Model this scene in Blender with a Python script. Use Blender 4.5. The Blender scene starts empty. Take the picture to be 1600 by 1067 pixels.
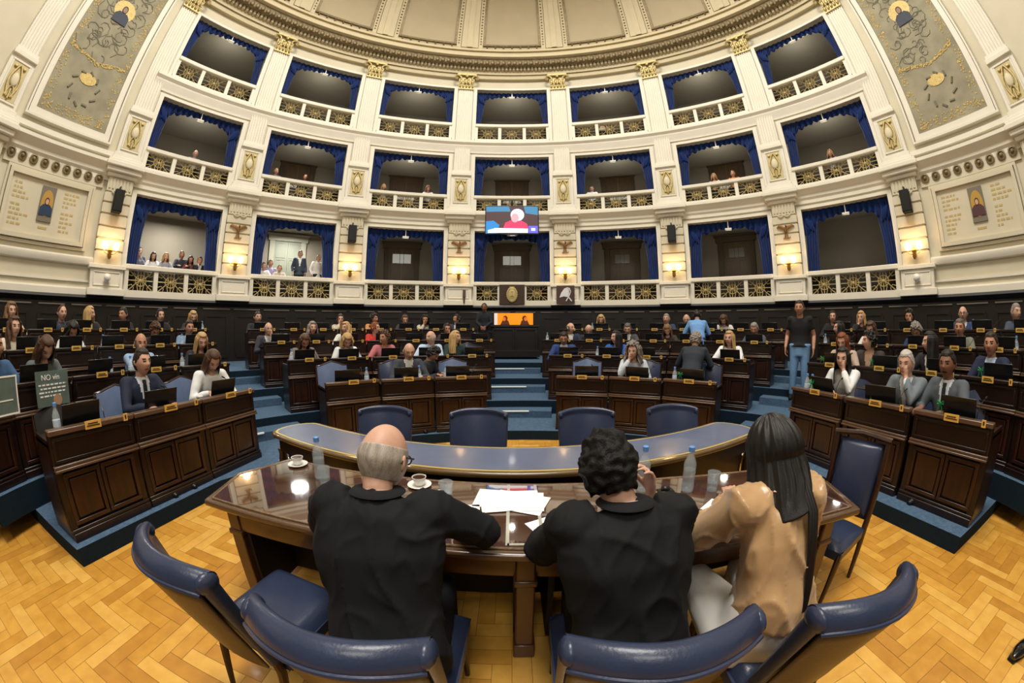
import bpy, bmesh, math, random
from mathutils import Vector, Matrix, noise
PI = math.pi
S, Cc = math.sin, math.cos
scene = bpy.context.scene
COL = scene.collection
random.seed(7)

# ------------------------------------------------------------------ camera, world, light, exposure
cd = bpy.data.cameras.new('camera')
cam = bpy.data.objects.new('camera', cd)
COL.objects.link(cam)
cam.location = (0, 0, 1.65)
cam.rotation_euler = (PI/2 - 0.021, 0, 0)
cd.type = 'PANO'
cd.panorama_type = 'FISHEYE_LENS_POLYNOMIAL'
cd.sensor_fit = 'HORIZONTAL'
cd.sensor_width = 36.0
cd.sensor_height = 36.0*1067/1600
cd.fisheye_fov = 3.6
cd.fisheye_polynomial_k0 = 0
cd.fisheye_polynomial_k1 = -0.0839906114
cd.fisheye_polynomial_k2 = 7.64937749e-06
cd.fisheye_polynomial_k3 = 2.62225267e-05
cd.fisheye_polynomial_k4 = -4.02832343e-07
cd.clip_start = 0.02
scene.camera = cam
scene.view_settings.view_transform = 'Standard'
scene.view_settings.look = 'None'
scene.view_settings.exposure = -0.27
scene.view_settings.gamma = 1.0
scene.view_settings.use_curve_mapping = False
scene.cycles.max_bounces = 12
scene.cycles.diffuse_bounces = 3
scene.cycles.glossy_bounces = 3
scene.cycles.transmission_bounces = 12
scene.cycles.transparent_max_bounces = 6
scene.cycles.caustics_reflective = False
scene.cycles.caustics_refractive = False
scene.cycles.sample_clamp_indirect = 6.0
scene.cycles.use_adaptive_sampling = True
scene.cycles.adaptive_threshold = 0.02
scene.cycles.use_denoising = True

w = bpy.data.worlds.new('world')
scene.world = w
w.use_nodes = True
w.node_tree.nodes['Background'].inputs[0].default_value = (1.0, 0.93, 0.82, 1)
w.node_tree.nodes['Background'].inputs[1].default_value = 0.16

def light(name, kind, loc, energy, color, size=1.0, rot=(0, 0, 0), **kw):
    d = bpy.data.lights.new(name, kind)
    d.energy = energy
    d.color = color
    if kind == 'AREA':
        d.shape = 'DISK'
        d.size = size
    elif kind in ('POINT', 'SPOT'):
        d.shadow_soft_size = size
    for k, v in kw.items():
        setattr(d, k, v)
    o = bpy.data.objects.new(name, d)
    o.location = loc
    o.rotation_euler = rot
    COL.objects.link(o)
    return o

WC = Vector((0, 1.6, 0))        # centre of the rotunda wall
RW = 10.0                       # its radius
DA = 0.369                      # angle from pillar to pillar
RC = Vector((0.15, 2.0, 0))     # centre of the arcs of desks
# daylight through the glass eye of the dome, the ring of lamps on its rim
light('skylight', 'AREA', (WC.x, WC.y, 16.9), 2750, (1.0, 0.965, 0.90), 6.5)
# added fill light, out of view behind and above the camera
light('front_fill', 'AREA', (0, -3.5, 7.5), 300, (1.0, 0.96, 0.88), 3.0, (math.radians(80), 0, 0))

# ------------------------------------------------------------------ materials
def lin(c):
    def f(v):
        v /= 255.0
        return v/12.92 if v <= 0.04045 else ((v+0.055)/1.055)**2.4
    return (f(c[0]), f(c[1]), f(c[2]), 1)
_M = {}
def mat(name, rgb, rough=0.5, metal=0.0, var=0.0, scale=8.0, bump=0.0, bscale=60.0, coat=0.0, stretch=(1, 1, 1), emit=None, es=0.0, spec=0.5, trans=0.0, ior=1.45, rgb2=None, sheen=0.0, alpha=1.0):
    if name in _M:
        return _M[name]
    m = bpy.data.materials.new(name)
    m.use_nodes = True
    nt = m.node_tree
    b = nt.nodes['Principled BSDF']
    c = lin(rgb)
    b.inputs['Base Color'].default_value = c
    b.inputs['Roughness'].default_value = rough
    b.inputs['Metallic'].default_value = metal
    b.inputs['Specular IOR Level'].default_value = spec
    b.inputs['Coat Weight'].default_value = coat
    b.inputs['Coat Roughness'].default_value = 0.08
    b.inputs['Transmission Weight'].default_value = trans
    b.inputs['IOR'].default_value = ior
    b.inputs['Alpha'].default_value = alpha
    if sheen:
        b.inputs['Sheen Weight'].default_value = sheen
    if emit:
        b.inputs['Emission Color'].default_value = lin(emit)
        b.inputs['Emission Strength'].default_value = es
    tc = nt.nodes.new('ShaderNodeTexCoord')
    mp = nt.nodes.new('ShaderNodeMapping')
    mp.inputs['Scale'].default_value = stretch
    nt.links.new(tc.outputs['Object'], mp.inputs[0])
    if var or rgb2:
        n = nt.nodes.new('ShaderNodeTexNoise')
        n.inputs['Scale'].default_value = scale
        n.inputs['Detail'].default_value = 5
        nt.links.new(mp.outputs[0], n.inputs['Vector'])
        r = nt.nodes.new('ShaderNodeValToRGB')
        r.color_ramp.elements[0].position = 0.3
        r.color_ramp.elements[1].position = 0.7
        if rgb2:
            a_, b_ = c, lin(rgb2)
        else:
            a_ = tuple(x*(1-var) for x in c[:3]) + (1,)
            b_ = tuple(min(1, x*(1+var)) for x in c[:3]) + (1,)
        r.color_ramp.elements[0].color = a_
        r.color_ramp.elements[1].color = b_
        nt.links.new(n.outputs['Fac'], r.inputs[0])
        nt.links.new(r.outputs[0], b.inputs['Base Color'])
    if bump:
        n2 = nt.nodes.new('ShaderNodeTexNoise')
        n2.inputs['Scale'].default_value = bscale
        n2.inputs['Detail'].default_value = 3
        nt.links.new(mp.outputs[0], n2.inputs['Vector'])
        bp = nt.nodes.new('ShaderNodeBump')
        bp.inputs['Strength'].default_value = bump
        bp.inputs['Distance'].default_value = 0.02
        nt.links.new(n2.outputs['Fac'], bp.inputs['Height'])
        nt.links.new(bp.outputs[0], b.inputs['Normal'])
    _M[name] = m
    return m

CREAM = mat('cream_stone', (212, 203, 177), 0.62, var=0.05, scale=1.5)
IVORY = mat('ivory_paint', (232, 226, 209), 0.55, var=0.03, scale=2)
DOMEC = mat('dome_plaster', (180, 165, 134), 0.7, var=0.05, scale=1.2)
RIBC = mat('rib_plaster', (202, 188, 154), 0.65, var=0.04, scale=2)
GILT = mat('gilding', (188, 168, 112), 0.45, 0.3, var=0.25, scale=14)
GILTD = mat('aged_gilding', (120, 104, 72), 0.5, 0.3, var=0.3, scale=14)
FRIEZE = mat('frieze_bronze_green', (150, 132, 96), 0.6, 0.1, rgb2=(108, 92, 64), scale=6)
CURT = mat('blue_velvet', (5, 38, 98), 0.75, sheen=0.15, var=0.25, scale=3, spec=0.2)
ROOMD = mat('gallery_paint', (142, 134, 120), 0.8, var=0.05, scale=1)
ROOMC = mat('gallery_ceiling_paint', (170, 166, 152), 0.8)
DOORW = mat('gallery_door_wood', (92, 72, 48), 0.5, var=0.2, scale=4, stretch=(6, 6, .6))
WOOD = mat('dark_mahogany', (38, 20, 14), 0.36, rgb2=(24, 14, 11), scale=5, stretch=(5, 5, .7), coat=0.15, bump=0.04, bscale=30)
WOODR = mat('red_mahogany', (58, 28, 17), 0.36, rgb2=(32, 18, 12), scale=4, stretch=(4, 4, .6), coat=0.25)
WOODL = mat('pale_edge_wood', (92, 70, 54), 0.3, var=0.15, scale=8, coat=0.3)  # paler wood of the desk mouldings and front row ledges
DADO = mat('dado_oak', (28, 20, 16), 0.42, rgb2=(20, 15, 12), scale=4, stretch=(5, 5, .5))
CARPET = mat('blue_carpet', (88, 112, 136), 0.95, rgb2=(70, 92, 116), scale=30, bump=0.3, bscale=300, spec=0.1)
RISER = mat('shaded_riser_carpet', (26, 40, 52), 0.95, var=.1, scale=30, spec=.1)  # the carpet on the risers, with their shade painted into its colour
LATT = mat('lattice_gilding', (186, 166, 112), 0.5, 0.15, var=0.2, scale=14)
LEATH = mat('navy_leather', (43, 52, 77), 0.34, var=0.12, scale=5, bump=0.06, bscale=90, coat=0.12)
LEATHL = mat('pale_blue_leather', (92, 108, 140), 0.4, var=0.12, scale=5, bump=0.05, bscale=90)
LEATHB = mat('brown_back_leather', (70, 56, 40), 0.42, var=0.2, scale=5, bump=0.08, bscale=80)
BLACK = mat('black_plastic', (16, 16, 18), 0.35)
BLACKM = mat('matt_black', (14, 14, 15), 0.7)
SCREENB = mat('laptop_lid', (22, 24, 27), 0.3, coat=0.2)
BRASS = mat('brass', (190, 150, 80), 0.3, 0.9)
WHITE = mat('white_paper', (244, 244, 242), 0.7)
WHITEP = mat('white_porcelain', (236, 234, 228), 0.15, coat=0.4)
COFFEE = mat('coffee', (60, 34, 18), 0.1)
YELLOW = mat('nameplate_yellow', (222, 178, 88), 0.5, var=0.05)
INK = mat('black_ink', (40, 32, 24), 0.6)
GLASS = mat('clear_glass', (214, 226, 232), 0.04, alpha=.30, spec=.9, coat=1.0)
WATER = mat('water', (190, 206, 216), 0.03, alpha=.22, spec=.6)
BCAP = mat('blue_bottle_cap', (96, 150, 214), 0.4)
BLABEL = mat('bottle_label', (206, 222, 236), 0.4)
GREEN = mat('green_ribbon', (30, 140, 70), 0.6)
LEDS = mat('white_nosing', (232, 232, 214), 0.5, emit=(230, 236, 230), es=0.25)
SHADEW = mat('lit_glass_shade', (255, 236, 200), 0.5, emit=(255, 214, 150), es=9.0)

# ------------------------------------------------------------------ mesh builder
class MB:
    def __init__(s):
        s.v, s.f, s.m = [], [], []
    def add(s, vs, fs, mi=0, M=None):
        o = len(s.v)
        if M is not None:
            vs = [M @ Vector(v) for v in vs]
        s.v.extend([Vector(v) for v in vs])
        s.f.extend([tuple(i+o for i in f) for f in fs])
        s.m.extend([mi]*len(fs))
        return s
    def box(s, x0, x1, y0, y1, z0, z1, mi=0, n=1, M=None):
        xs = [x0+(x1-x0)*i/n for i in range(n+1)]
        vs, fs = [], []
        for x in xs:
            vs += [(x, y0, z0), (x, y1, z0), (x, y1, z1), (x, y0, z1)]
        fs.append((0, 1, 2, 3))
        for i in range(n):
            a = 4*i
            for k in range(4):
                l = (k+1) % 4
                fs.append((a+k, a+4+k, a+4+l, a+l))
        a = 4*n
        fs.append((a+3, a+2, a+1, a))
        return s.add(vs, fs, mi, M)
    def panel(s, x0, x1, y, z0, z1, fr=0.05, d=0.02, mi=0, mf=None, n=1):
        """a raised frame on the plane y, facing -y"""
        mf = mi if mf is None else mf
        s.box(x0, x1, y-d, y, z0, z0+fr, mf, n)
        s.box(x0, x1, y-d, y, z1-fr, z1, mf, n)
        s.box(x0, x0+fr, y-d, y, z0+fr, z1-fr, mf)
        s.box(x1-fr, x1, y-d, y, z0+fr, z1-fr, mf)
        return s
    def sweep(s, prof, a0, a1, n, c=None, mi=0, close=True):
        """profile of (radius, z) swept round the vertical axis through c; angle 0 is +y"""
        c = WC if c is None else c
        vs, fs = [], []
        k = len(prof)
        for i in range(n+1):
            a = a0+(a1-a0)*i/n
            for r, z in prof:
                vs.append((c.x+r*S(a), c.y+r*Cc(a), z))
        kk = k if close else k-1
        for i in range(n):
            for j in range(kk):
                l = (j+1) % k
                fs.append((i*k+j, i*k+l, (i+1)*k+l, (i+1)*k+j))
        if close and k > 2:
            fs.append(tuple(range(k))[::-1])
            fs.append(tuple(n*k+j for j in range(k)))
        return s.add(vs, fs, mi)
    def arcbox(s, a0, a1, r0, r1, z0, z1, n=6, c=None, mi=0):
        return s.sweep([(r0, z0), (r1, z0), (r1, z1), (r0, z1)], a0, a1, n, c, mi)
    def tube(s, pts, rad, seg=8, mi=0, ref=None, cap=True, closed=False):
        pts = [Vector(p) for p in pts]
        n = len(pts)
        if not isinstance(rad, (list, tuple)):
            rad = [rad]*n
        vs, fs = [], []
        X = None
        for i, p in enumerate(pts):
            if closed:
                t = pts[(i+1) % n]-pts[i-1]
            else:
                t = pts[min(i+1, n-1)]-pts[max(i-1, 0)]
            if t.length < 1e-9:
                t = Vector((0, 0, 1))
            t.normalize()
            if ref is not None:
                x = Vector(ref)
                x = x-t*x.dot(t)
            elif X is None:
                x = Vector((1, 0, 0)) if abs(t.x) < 0.8 else Vector((0, 1, 0))
                x = x-t*x.dot(t)
            else:
                x = X-t*X.dot(t)
            x.normalize()
            X = x
            y = t.cross(x)
            r = rad[i]
            rx, ry = r if isinstance(r, (list, tuple)) else (r, r)
            for k in range(seg):
                a = 2*PI*k/seg
                vs.append(p+x*(rx*Cc(a))+y*(ry*S(a)))
        m = n if closed else n-1
        for i in range(m):
            for k in range(seg):
                l = (k+1) % seg
                j = (i+1) % n
                fs.append((i*seg+k, i*seg+l, j*seg+l, j*seg+k))
        if cap and not closed:
            fs.append(tuple(range(seg))[::-1])
            fs.append(tuple((n-1)*seg+k for k in range(seg)))
        return s.add(vs, fs, mi)
    def lathe(s, prof, seg=16, c=(0, 0, 0), mi=0, M=None):
        c = Vector(c)
        vs, fs = [], []
        for r, z in prof:
            for k in range(seg):
                a = 2*PI*k/seg
                vs.append(c+Vector((r*Cc(a), r*S(a), z)))
        for i in range(len(prof)-1):
            for k in range(seg):
                l = (k+1) % seg
                fs.append((i*seg+k, i*seg+l, (i+1)*seg+l, (i+1)*seg+k))
        fs.append(tuple(range(seg))[::-1])
        fs.append(tuple((len(prof)-1)*seg+k for k in range(seg)))
        return s.add(vs, fs, mi, M)
    def ball(s, c, r, seg=10, rings=7, mi=0, M=None):
        c = Vector(c)
        r = r if isinstance(r, (list, tuple)) else (r, r, r)
        vs = [c+Vector((0, 0, -r[2]))]
        for i in range(1, rings):
            t = PI*i/rings
            for k in range(seg):
                a = 2*PI*k/seg
                vs.append(c+Vector((r[0]*S(t)*Cc(a), r[1]*S(t)*S(a), -r[2]*Cc(t))))
        vs.append(c+Vector((0, 0, r[2])))
        fs = []
        for k in range(seg):
            l = (k+1) % seg
            fs.append((0, 1+l, 1+k))
            for i in range(rings-2):
                a, b = 1+i*seg, 1+(i+1)*seg
                fs.append((a+k, a+l, b+l, b+k))
            fs.append((1+(rings-2)*seg+k, 1+(rings-2)*seg+l, len(vs)-1))
        return s.add(vs, fs, mi, M)
    def prism(s, poly, z0, z1, mi=0, M=None):
        n = len(poly)
        vs = [(x, y, z0) for x, y in poly]+[(x, y, z1) for x, y in poly]
        fs = [tuple(range(n))[::-1], tuple(range(n, 2*n))]
        fs += [(i, (i+1) % n, n+(i+1) % n, n+i) for i in range(n)]
        return s.add(vs, fs, mi, M)
    def plate(s, poly, y0, y1, mi=0):
        """outline in (x,z), thickness along y"""
        n = len(poly)
        vs = [(x, y0, z) for x, z in poly]+[(x, y1, z) for x, z in poly]
        fs = [tuple(range(n)), tuple(range(n, 2*n))[::-1]]
        fs += [(i, n+i, n+(i+1) % n, (i+1) % n) for i in range(n)]
        return s.add(vs, fs, mi)
    def grid(s, fn, nu, nv, mi=0):
        vs = [fn(i/nu, j/nv) for i in range(nu+1) for j in range(nv+1)]
        fs = [(i*(nv+1)+j, (i+1)*(nv+1)+j, (i+1)*(nv+1)+j+1, i*(nv+1)+j+1) for i in range(nu) for j in range(nv)]
        return s.add(vs, fs, mi)
    def bend(s, R):
        """wrap flat work (x along the wall, y outwards) on a cylinder of radius R"""
        for v in s.v:
            a = v.x/R
            r = R+v.y
            v.x, v.y = r*S(a), r*Cc(a)-R
        return s
    def build(s, name, mats, parent=None, smooth=35, mods=None):
        me = bpy.data.meshes.new(name)
        me.from_pydata([tuple(v) for v in s.v], [], s.f)
        mats = mats if isinstance(mats, (list, tuple)) else [mats]
        for m in mats:
            me.materials.append(m)
        if len(mats) > 1:
            me.polygons.foreach_set('material_index', s.m)
        bm = bmesh.new()
        bm.from_mesh(me)
        bmesh.ops.recalc_face_normals(bm, faces=bm.faces)
        bm.to_mesh(me)
        bm.free()
        if smooth:
            me.shade_smooth()
            me.set_sharp_from_angle(angle=math.radians(smooth))
        o = bpy.data.objects.new(name, me)
        COL.objects.link(o)
        if parent is not None:
            o.parent = parent
        return o

def bevel(o, wd=0.01, seg=2, ang=35):
    m = o.modifiers.new('bevel', 'BEVEL')
    m.width = wd
    m.segments = seg
    m.limit_method = 'ANGLE'
    m.angle_limit = math.radians(ang)
    return o
def tag(o, label=None, cat=None, group=None, kind=None):
    if label:
        o['label'] = label
    if cat:
        o['category'] = cat
    if group:
        o['group'] = group
    if kind:
        o['kind'] = kind
    return o
def thing(name, label, cat, loc=(0, 0, 0), rz=0.0, group=None):
    o = bpy.data.objects.new(name, None)
    o.empty_display_size = 0.1
    COL.objects.link(o)
    o.location = loc
    o.rotation_euler = (0, 0, rz)
    return tag(o, label, cat, group)
def struct(o):
    o['kind'] = 'structure'
    return o
def copy_tree(o, parent=None):
    c = o.copy()
    COL.objects.link(c)
    c.parent = parent
    for ch in KIDS.get(o, []):
        copy_tree(ch, c)
    return c
KIDS = {}
def remember(o):
    """note the children of a finished model once, for quick copies"""
    def rec(p):
        KIDS[p] = [q for q in allobj if q.parent == p]
        for q in KIDS[p]:
            rec(q)
    allobj = [q for q in bpy.data.objects if q.parent is not None]
    rec(o)
    return o
class Proto:
    """the model itself stands in the first place, copies in the others"""
    def __init__(s, root):
        s.root, s.used = remember(root), False
    def put(s, loc, rz, label=None, group=None, scale=None):
        o = s.root if not s.used else copy_tree(s.root)
        s.used = True
        o.location = loc
        o.rotation_euler = (0, 0, rz)
        if scale:
            o.scale = scale
        if label:
            o['label'] = label
        if group:
            o['group'] = group
        return o
def wallpos(a, R=RW, z=0.0):
    return Vector((WC.x+R*S(a), WC.y+R*Cc(a), z))
def rmod(a, R):
    """the rows are a little wider than half circles"""
    return R+.20*S(a)**2-.07
CH0 = math.radians(88)          # the front rows at the sides stand on straight lines
def rowpos(deg, R, z=0.0):
    a = math.radians(deg)
    if abs(deg) > 66.9 and 3.2 < R < 4.35:
        sg = -1 if deg < 0 else 1
        D = (3.32 if sg < 0 else 3.45)
        a0 = sg*CH0
        u = Vector((S(a0), Cc(a0), 0))
        t = Vector((Cc(a0), -S(a0), 0))
        p = RC+u*(D+R-3.3)+t*(D*math.tan(a-a0))
        return Vector((p.x, p.y, z))
    R = rmod(a, R)
    return Vector((RC.x+R*S(a), RC.y+R*Cc(a), z))
def ROT(deg, r):
    if r == 0 and abs(deg) > 66.9:
        return -CH0 if deg > 0 else CH0
    return -math.radians(deg)
def zz(z, R):
    """a height read on the wall face, moved to a moulding standing at radius R"""
    return 1.65+(z-1.65)*(R+1.6)/11.6
ORD = ['first', 'second', 'third', 'fourth', 'fifth', 'sixth', 'seventh', 'eighth', 'ninth', 'tenth', 'eleventh', 'twelfth']
# ================================================================== THE ROTUNDA
AMAX = 2.30
LEV = [dict(b=2.69, p0=2.80, p1=3.31, r=3.44, top=5.26, n='lowest', w=1.32),
       dict(b=5.93, p0=6.00, p1=6.46, r=6.58, top=8.20, n='middle', w=1.37),
       dict(b=8.92, p0=8.97, p1=9.52, r=9.66, top=11.46, n='top', w=1.40)]
BAYS = [-3, -2, -1, 0, 1, 2, 3]
# gallery front: piers between the openings, bands above and below them
mb = MB()
TH = 0.45
for lv in range(3):
    L = LEV[lv]
    nxt = LEV[lv+1]['b'] if lv < 2 else 12.3
    mb.arcbox(-AMAX, AMAX, RW, RW+TH, L['top'], nxt, 150)
    for k in range(-4, 4):
        a = (k+0.5)*DA
        w0 = (DA*RW/2-L['w'])/RW
        mb.arcbox(a-w0, a+w0, RW, RW+TH, L['b'], L['top'], 4)
    for s_ in (-1, 1):
        a0, a1 = 3.5*DA, AMAX
        mb.arcbox(min(s_*a0, s_*a1), max(s_*a0, s_*a1), RW, RW+TH, L['b'], L['top'], 30)
struct(mb.build('wall_back', CREAM))
# plinth under the lowest balustrades
struct(MB().sweep([(RW+TH, 2.62), (RW-.10, 2.62), (RW-.10, 2.76), (RW-.04, 2.80), (RW+TH, 2.80)], -AMAX, AMAX, 130).build('trim_1', IVORY))
# dado of dark oak below
dd = MB()
dd.sweep([(RW-.05, 0), (RW+.4, 0), (RW+.4, 2.62), (RW-.16, 2.62), (RW-.18, 2.56), (RW-.10, 2.50), (RW-.05, 2.46)], -AMAX, AMAX, 130)
struct(dd.build('wall_dado', DADO))
lt = MB()
pn = MB()
for k in range(-26, 27):
    a = (k+.5)*DA/4
    g = .006 if k % 4 else .012
    if abs(a) < AMAX-.05:
        lt.arcbox(a-DA/8+g, a+DA/8-g, RW-.085, RW-.05, 2.385, 2.415, 3)
        w0 = DA/8-.014
        for (z0, z1) in ((2.18, 2.24), (1.04, 1.10)):
            pn.arcbox(a-w0, a+w0, RW-.08, RW-.05, z0, z1, 3)
        for s_ in (-1, 1):
            pn.arcbox(a+s_*w0-.004, a+s_*w0+.004, RW-.08, RW-.05, 1.10, 2.18, 1)
struct(lt.build('trim_2', mat('polished_rail', (120, 112, 104), 0.35)))
struct(pn.build('trim_3', DADO))
# string courses and cornices under the middle and top galleries, the great entablature
def course(name, prof, m, a0=-AMAX, a1=AMAX, n=140):
    return struct(MB().sweep(prof, a0, a1, n).build(name, m))
course('trim_4', [(RW+.1, 5.40), (RW-.05, 5.42), (RW-.05, 5.52), (RW-.10, 5.58), (RW-.10, 5.66), (RW-.22, 5.76), (RW-.26, 5.80), (RW-.26, 5.88), (RW-.12, 5.92), (RW+.1, 5.93)], IVORY)
course('trim_5', [(RW+.1, 8.34), (RW-.04, 8.36), (RW-.04, 8.46), (RW-.13, 8.60), (RW-.13, 8.66), (RW-.20, 8.74), (RW-.20, 8.82), (RW-.06, 8.88), (RW+.1, 8.9)], IVORY, -3.5*DA, 3.5*DA, 100)
course('trim_6', [(RW+.1, zz(12.1, 9.9)), (9.86, zz(12.12, 9.86)), (9.86, zz(12.36, 9.86)), (9.80, zz(12.38, 9.8)), (9.80, zz(12.60, 9.8)), (9.74, zz(12.66, 9.74)), (RW+.1, zz(12.66, 9.74))], RIBC)
dt = MB()
N = 300
for i in range(N):
    a = -AMAX+2*AMAX*(i+.5)/N
    dt.arcbox(a-.0045, a+.0045, 9.66, 9.8, zz(12.66, 9.7), zz(12.86, 9.7), 1)
struct(dt.build('trim_7', RIBC))
course('trim_8', [(RW, zz(12.66, 9.74)), (9.74, zz(12.66, 9.74)), (9.74, zz(12.88, 9.74)), (RW, zz(12.88, 9.74))], RIBC)
course('trim_9', [(RW, zz(12.86, 9.66)), (9.62, zz(12.88, 9.62)), (9.50, zz(13.0, 9.5)), (9.44, zz(13.3, 9.44)), (9.50, zz(13.42, 9.5)), (RW, zz(13.5, 9.5))], FRIEZE)
# leaf relief along the frieze
rl = MB()
for i in range(150):
    a = -1.75+3.5*(i+.5)/150
    p = wallpos(a, 9.45, zz(13.14, 9.45))
    Mx = Matrix.Translation(p) @ Matrix.Rotation(-a, 4, 'Z')
    rl.ball((0, 0, 0), (.085, .035, .12), 7, 5, 0, Mx)
struct(rl.build('trim_10', GILTD))
course('trim_11', [(RW, zz(13.42, 9.4)), (9.36, zz(13.42, 9.36)), (9.30, zz(13.50, 9.3)), (9.30, zz(13.58, 9.3)), (9.42, zz(13.66, 9.42)), (9.42, zz(13.80, 9.42)), (9.34, zz(13.86, 9.34)), (9.34, zz(13.94, 9.34)), (9.46, zz(14.0, 9.46)), (RW, zz(14.05, 9.46))], RIBC)
# dome: shell, ribs, sunk panels with an edging of gilt beads
def dome_pt(t):
    """t 0 at the cornice, 1 at the rim of the glass eye"""
    e = t*1.12
    r = 4.0+5.52*Cc(e)**0.9
    z = 13.45+4.6*S(e)
    return r, z
prof = [dome_pt(i/14) for i in range(15)]
struct(MB().sweep(prof+[(r+.3, z+.3) for r, z in prof[::-1]], -PI, PI, 120).build('ceiling', DOMEC))
rb = MB()
edge = MB()
for i in range(-8, 9):
    a = (i+.5)*DA
    if abs(a) > 2.9:
        continue
    for off, wd, dp in ((0, .036, .10), (-.048, .009, .06), (.048, .009, .06), (0, .012, .15)):
        pr = [dome_pt(j/12) for j in range(13)]
        rb.sweep([(r-dp, z-dp*.3) for r, z in pr]+[(r+.1, z+.1) for r, z in pr[::-1]], a+off-wd, a+off+wd, 2)
for i in range(-5, 6):
    a = i*DA
    for s_ in (-1, 1):
        pr = [dome_pt(.035+.9*j/12) for j in range(13)]
        edge.sweep([(r-.06, z-.02) for r, z in pr]+[(r+.1, z+.1) for r, z in pr[::-1]], a+s_*.122-.006, a+s_*.122+.006, 1)
        for j in range(16):
            r, z = dome_pt(.05+.03*j)
            edge.ball(wallpos(a+s_*.136, r-.05, z-.02), .045, 6, 4)
    r, z = dome_pt(.035)
    edge.arcbox(a-.128, a+.128, r-.07, r+.1, z-.04, z+.06, 5)
    for j in range(-3, 4):
        edge.ball(wallpos(a+j*.036, r-.06, z-.12), .045, 6, 4)
struct(rb.build('trim_12', RIBC))
struct(edge.build('trim_13', GILTD))
# glass eye of the dome
r1, z1 = dome_pt(1)
struct(MB().lathe([(r1+.3, z1+.05), (r1+.3, z1+.12)], 48, (WC.x, WC.y, 0)).build('window_1', mat('skylight_glass', (240, 232, 210), 0.6, emit=(255, 246, 226), es=0.9)))

# ---- galleries behind the openings: floors, ceilings, partitions, back wall
gf = MB()
gw = MB()
gc = MB()
bn = MB()
RB = 12.6
for lv, L in enumerate(LEV):
    zf = L['b']+.10
    zt = L['top']+.28
    gf.arcbox(-3.6*DA, 3.6*DA, RW+.3, RB, zf-.22, zf, 60)
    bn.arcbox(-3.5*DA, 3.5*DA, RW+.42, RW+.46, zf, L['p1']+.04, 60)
    gc.arcbox(-3.6*DA, 3.6*DA, RW+.4, RB, zt, zt+.1, 60)
    gw.arcbox(-3.6*DA, 3.6*DA, RB, RB+.15, zf, zt+.1, 60)
    for k in range(-4, 4):
        a = (k+.5)*DA
        gw.arcbox(a-.007, a+.007, RW+.4, RB, zf, zt, 1)
struct(gf.build('floor_gallery', mat('gallery_floor', (46, 38, 32), 0.6)))
struct(gw.build('wall_gallery', ROOMD))
struct(gc.build('ceiling_gallery', ROOMC))
struct(bn.build('trim_19', mat('lattice_shade_sheet', (36, 30, 26), .7)))  # added dark sheet behind the lattices, standing in for the shade there
# gallery doors, with a white paper or pane in the upper part
dn = 0
for lv, bays in ((0, [-2, -1, 0, 1, 2]), (1, [-2, -1, 0, 1, 2])):
    L = LEV[lv]
    for k in bays:
        dn += 1
        a = k*DA
        t = struct(thing('door_%d' % dn, None, None, wallpos(a, RB, L['b']+.10), -a))
        h = 2.40
        pale = (lv == 0 and k == -2)
        fm = mat('painted_door_frame', (168, 166, 148), 0.6) if pale else mat('brown_door_frame', (84, 68, 48), 0.55)
        fr = MB()
        for s_ in (-1, 1):
            fr.box(s_*.62-.1, s_*.62+.1, -.09, 0, 0, h)
        fr.box(-.78, .78, -.11, 0, h, h+.22)
        fr.box(-.84, .84, -.15, 0, h+.22, h+.28)
        fr.build('door_frame', fm, t)
        lf = MB()
        for s_ in (-1, 1):
            x0, x1 = (.005, .515) if s_ > 0 else (-.515, -.005)
            lf.box(x0, x1, -.04, 0, 0, h)
            lf.panel(x0+.06, x1-.06, -.04, .12, .8, .03, .015)
            lf.panel(x0+.06, x1-.06, -.04, .88, 1.70, .03, .015)
            lf.panel(x0+.06, x1-.06, -.04, 1.76, h-.06, .03, .015)
        lf.build('door_leaf', mat('pale_door', (140, 144, 128), 0.5) if pale else DOORW, t)
        if k in (-1, 0) or lv == 1:
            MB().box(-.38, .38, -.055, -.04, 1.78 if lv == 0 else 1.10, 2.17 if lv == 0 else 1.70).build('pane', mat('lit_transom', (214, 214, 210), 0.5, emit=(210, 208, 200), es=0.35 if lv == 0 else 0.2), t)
        if lv == 0 and k in (1, 2):
            MB().box(-.3, .3, -.055, -.04, 1.80, 2.15).build('pane', mat('dim_pane', (120, 116, 104), 0.3), t)
# the two lowest galleries on the left are lit inside, the others get unseen fill lights, added to brighten them
for k in (-3, -2):
    light('gallery_light', 'AREA', wallpos(k*DA, 11.4, 5.35), 120, (1.0, .97, .88), .6)
for lv, L in enumerate(LEV):
    for k in BAYS:
        if lv or k not in (-3, -2):
            light('gallery_light', 'POINT', wallpos(k*DA, 10.75, L['top']-.55), 26 if lv else 17, (1.0, .93, .80), .12)

# ---- pilasters, each with pedestal, rusticated shaft, cartouche panel, fluted shaft and gilt capital
def capital(mb, z0, z1, w):
    h = z1-z0
    mb.box(-w*.5, w*.5, -.14, .0, z0, z1, 0)
    mb.box(-w*.62, w*.62, -.25, 0, z1-h*.12, z1, 0)
    for s_ in (-1, 1):
        pts = [(s_*w*(.50-.16*Cc(t))+s_*.02*t, -.19-.02*t, z1-h*.3+h*.16*S(t)) for t in [0, .8, 1.6, 2.4, 3.2, 4, 4.8, 5.6]]
        mb.tube(pts, .035, 6)
    for row, (n, zc, hh) in enumerate(((5, z0+h*.22, h*.24), (4, z0+h*.48, h*.26))):
        for i in range(n):
            x = (i-(n-1)/2)*w/n
            mb.ball((x, -.16-.03*row, zc), (w/n*.42, .05, hh*.62), 7, 5)
            mb.ball((x, -.205-.03*row, zc+hh*.45), (w/n*.30, .03, .04), 6, 4)
    mb.ball((0, -.22, z1-h*.14), (.07, .05, .09), 7, 5)
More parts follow.
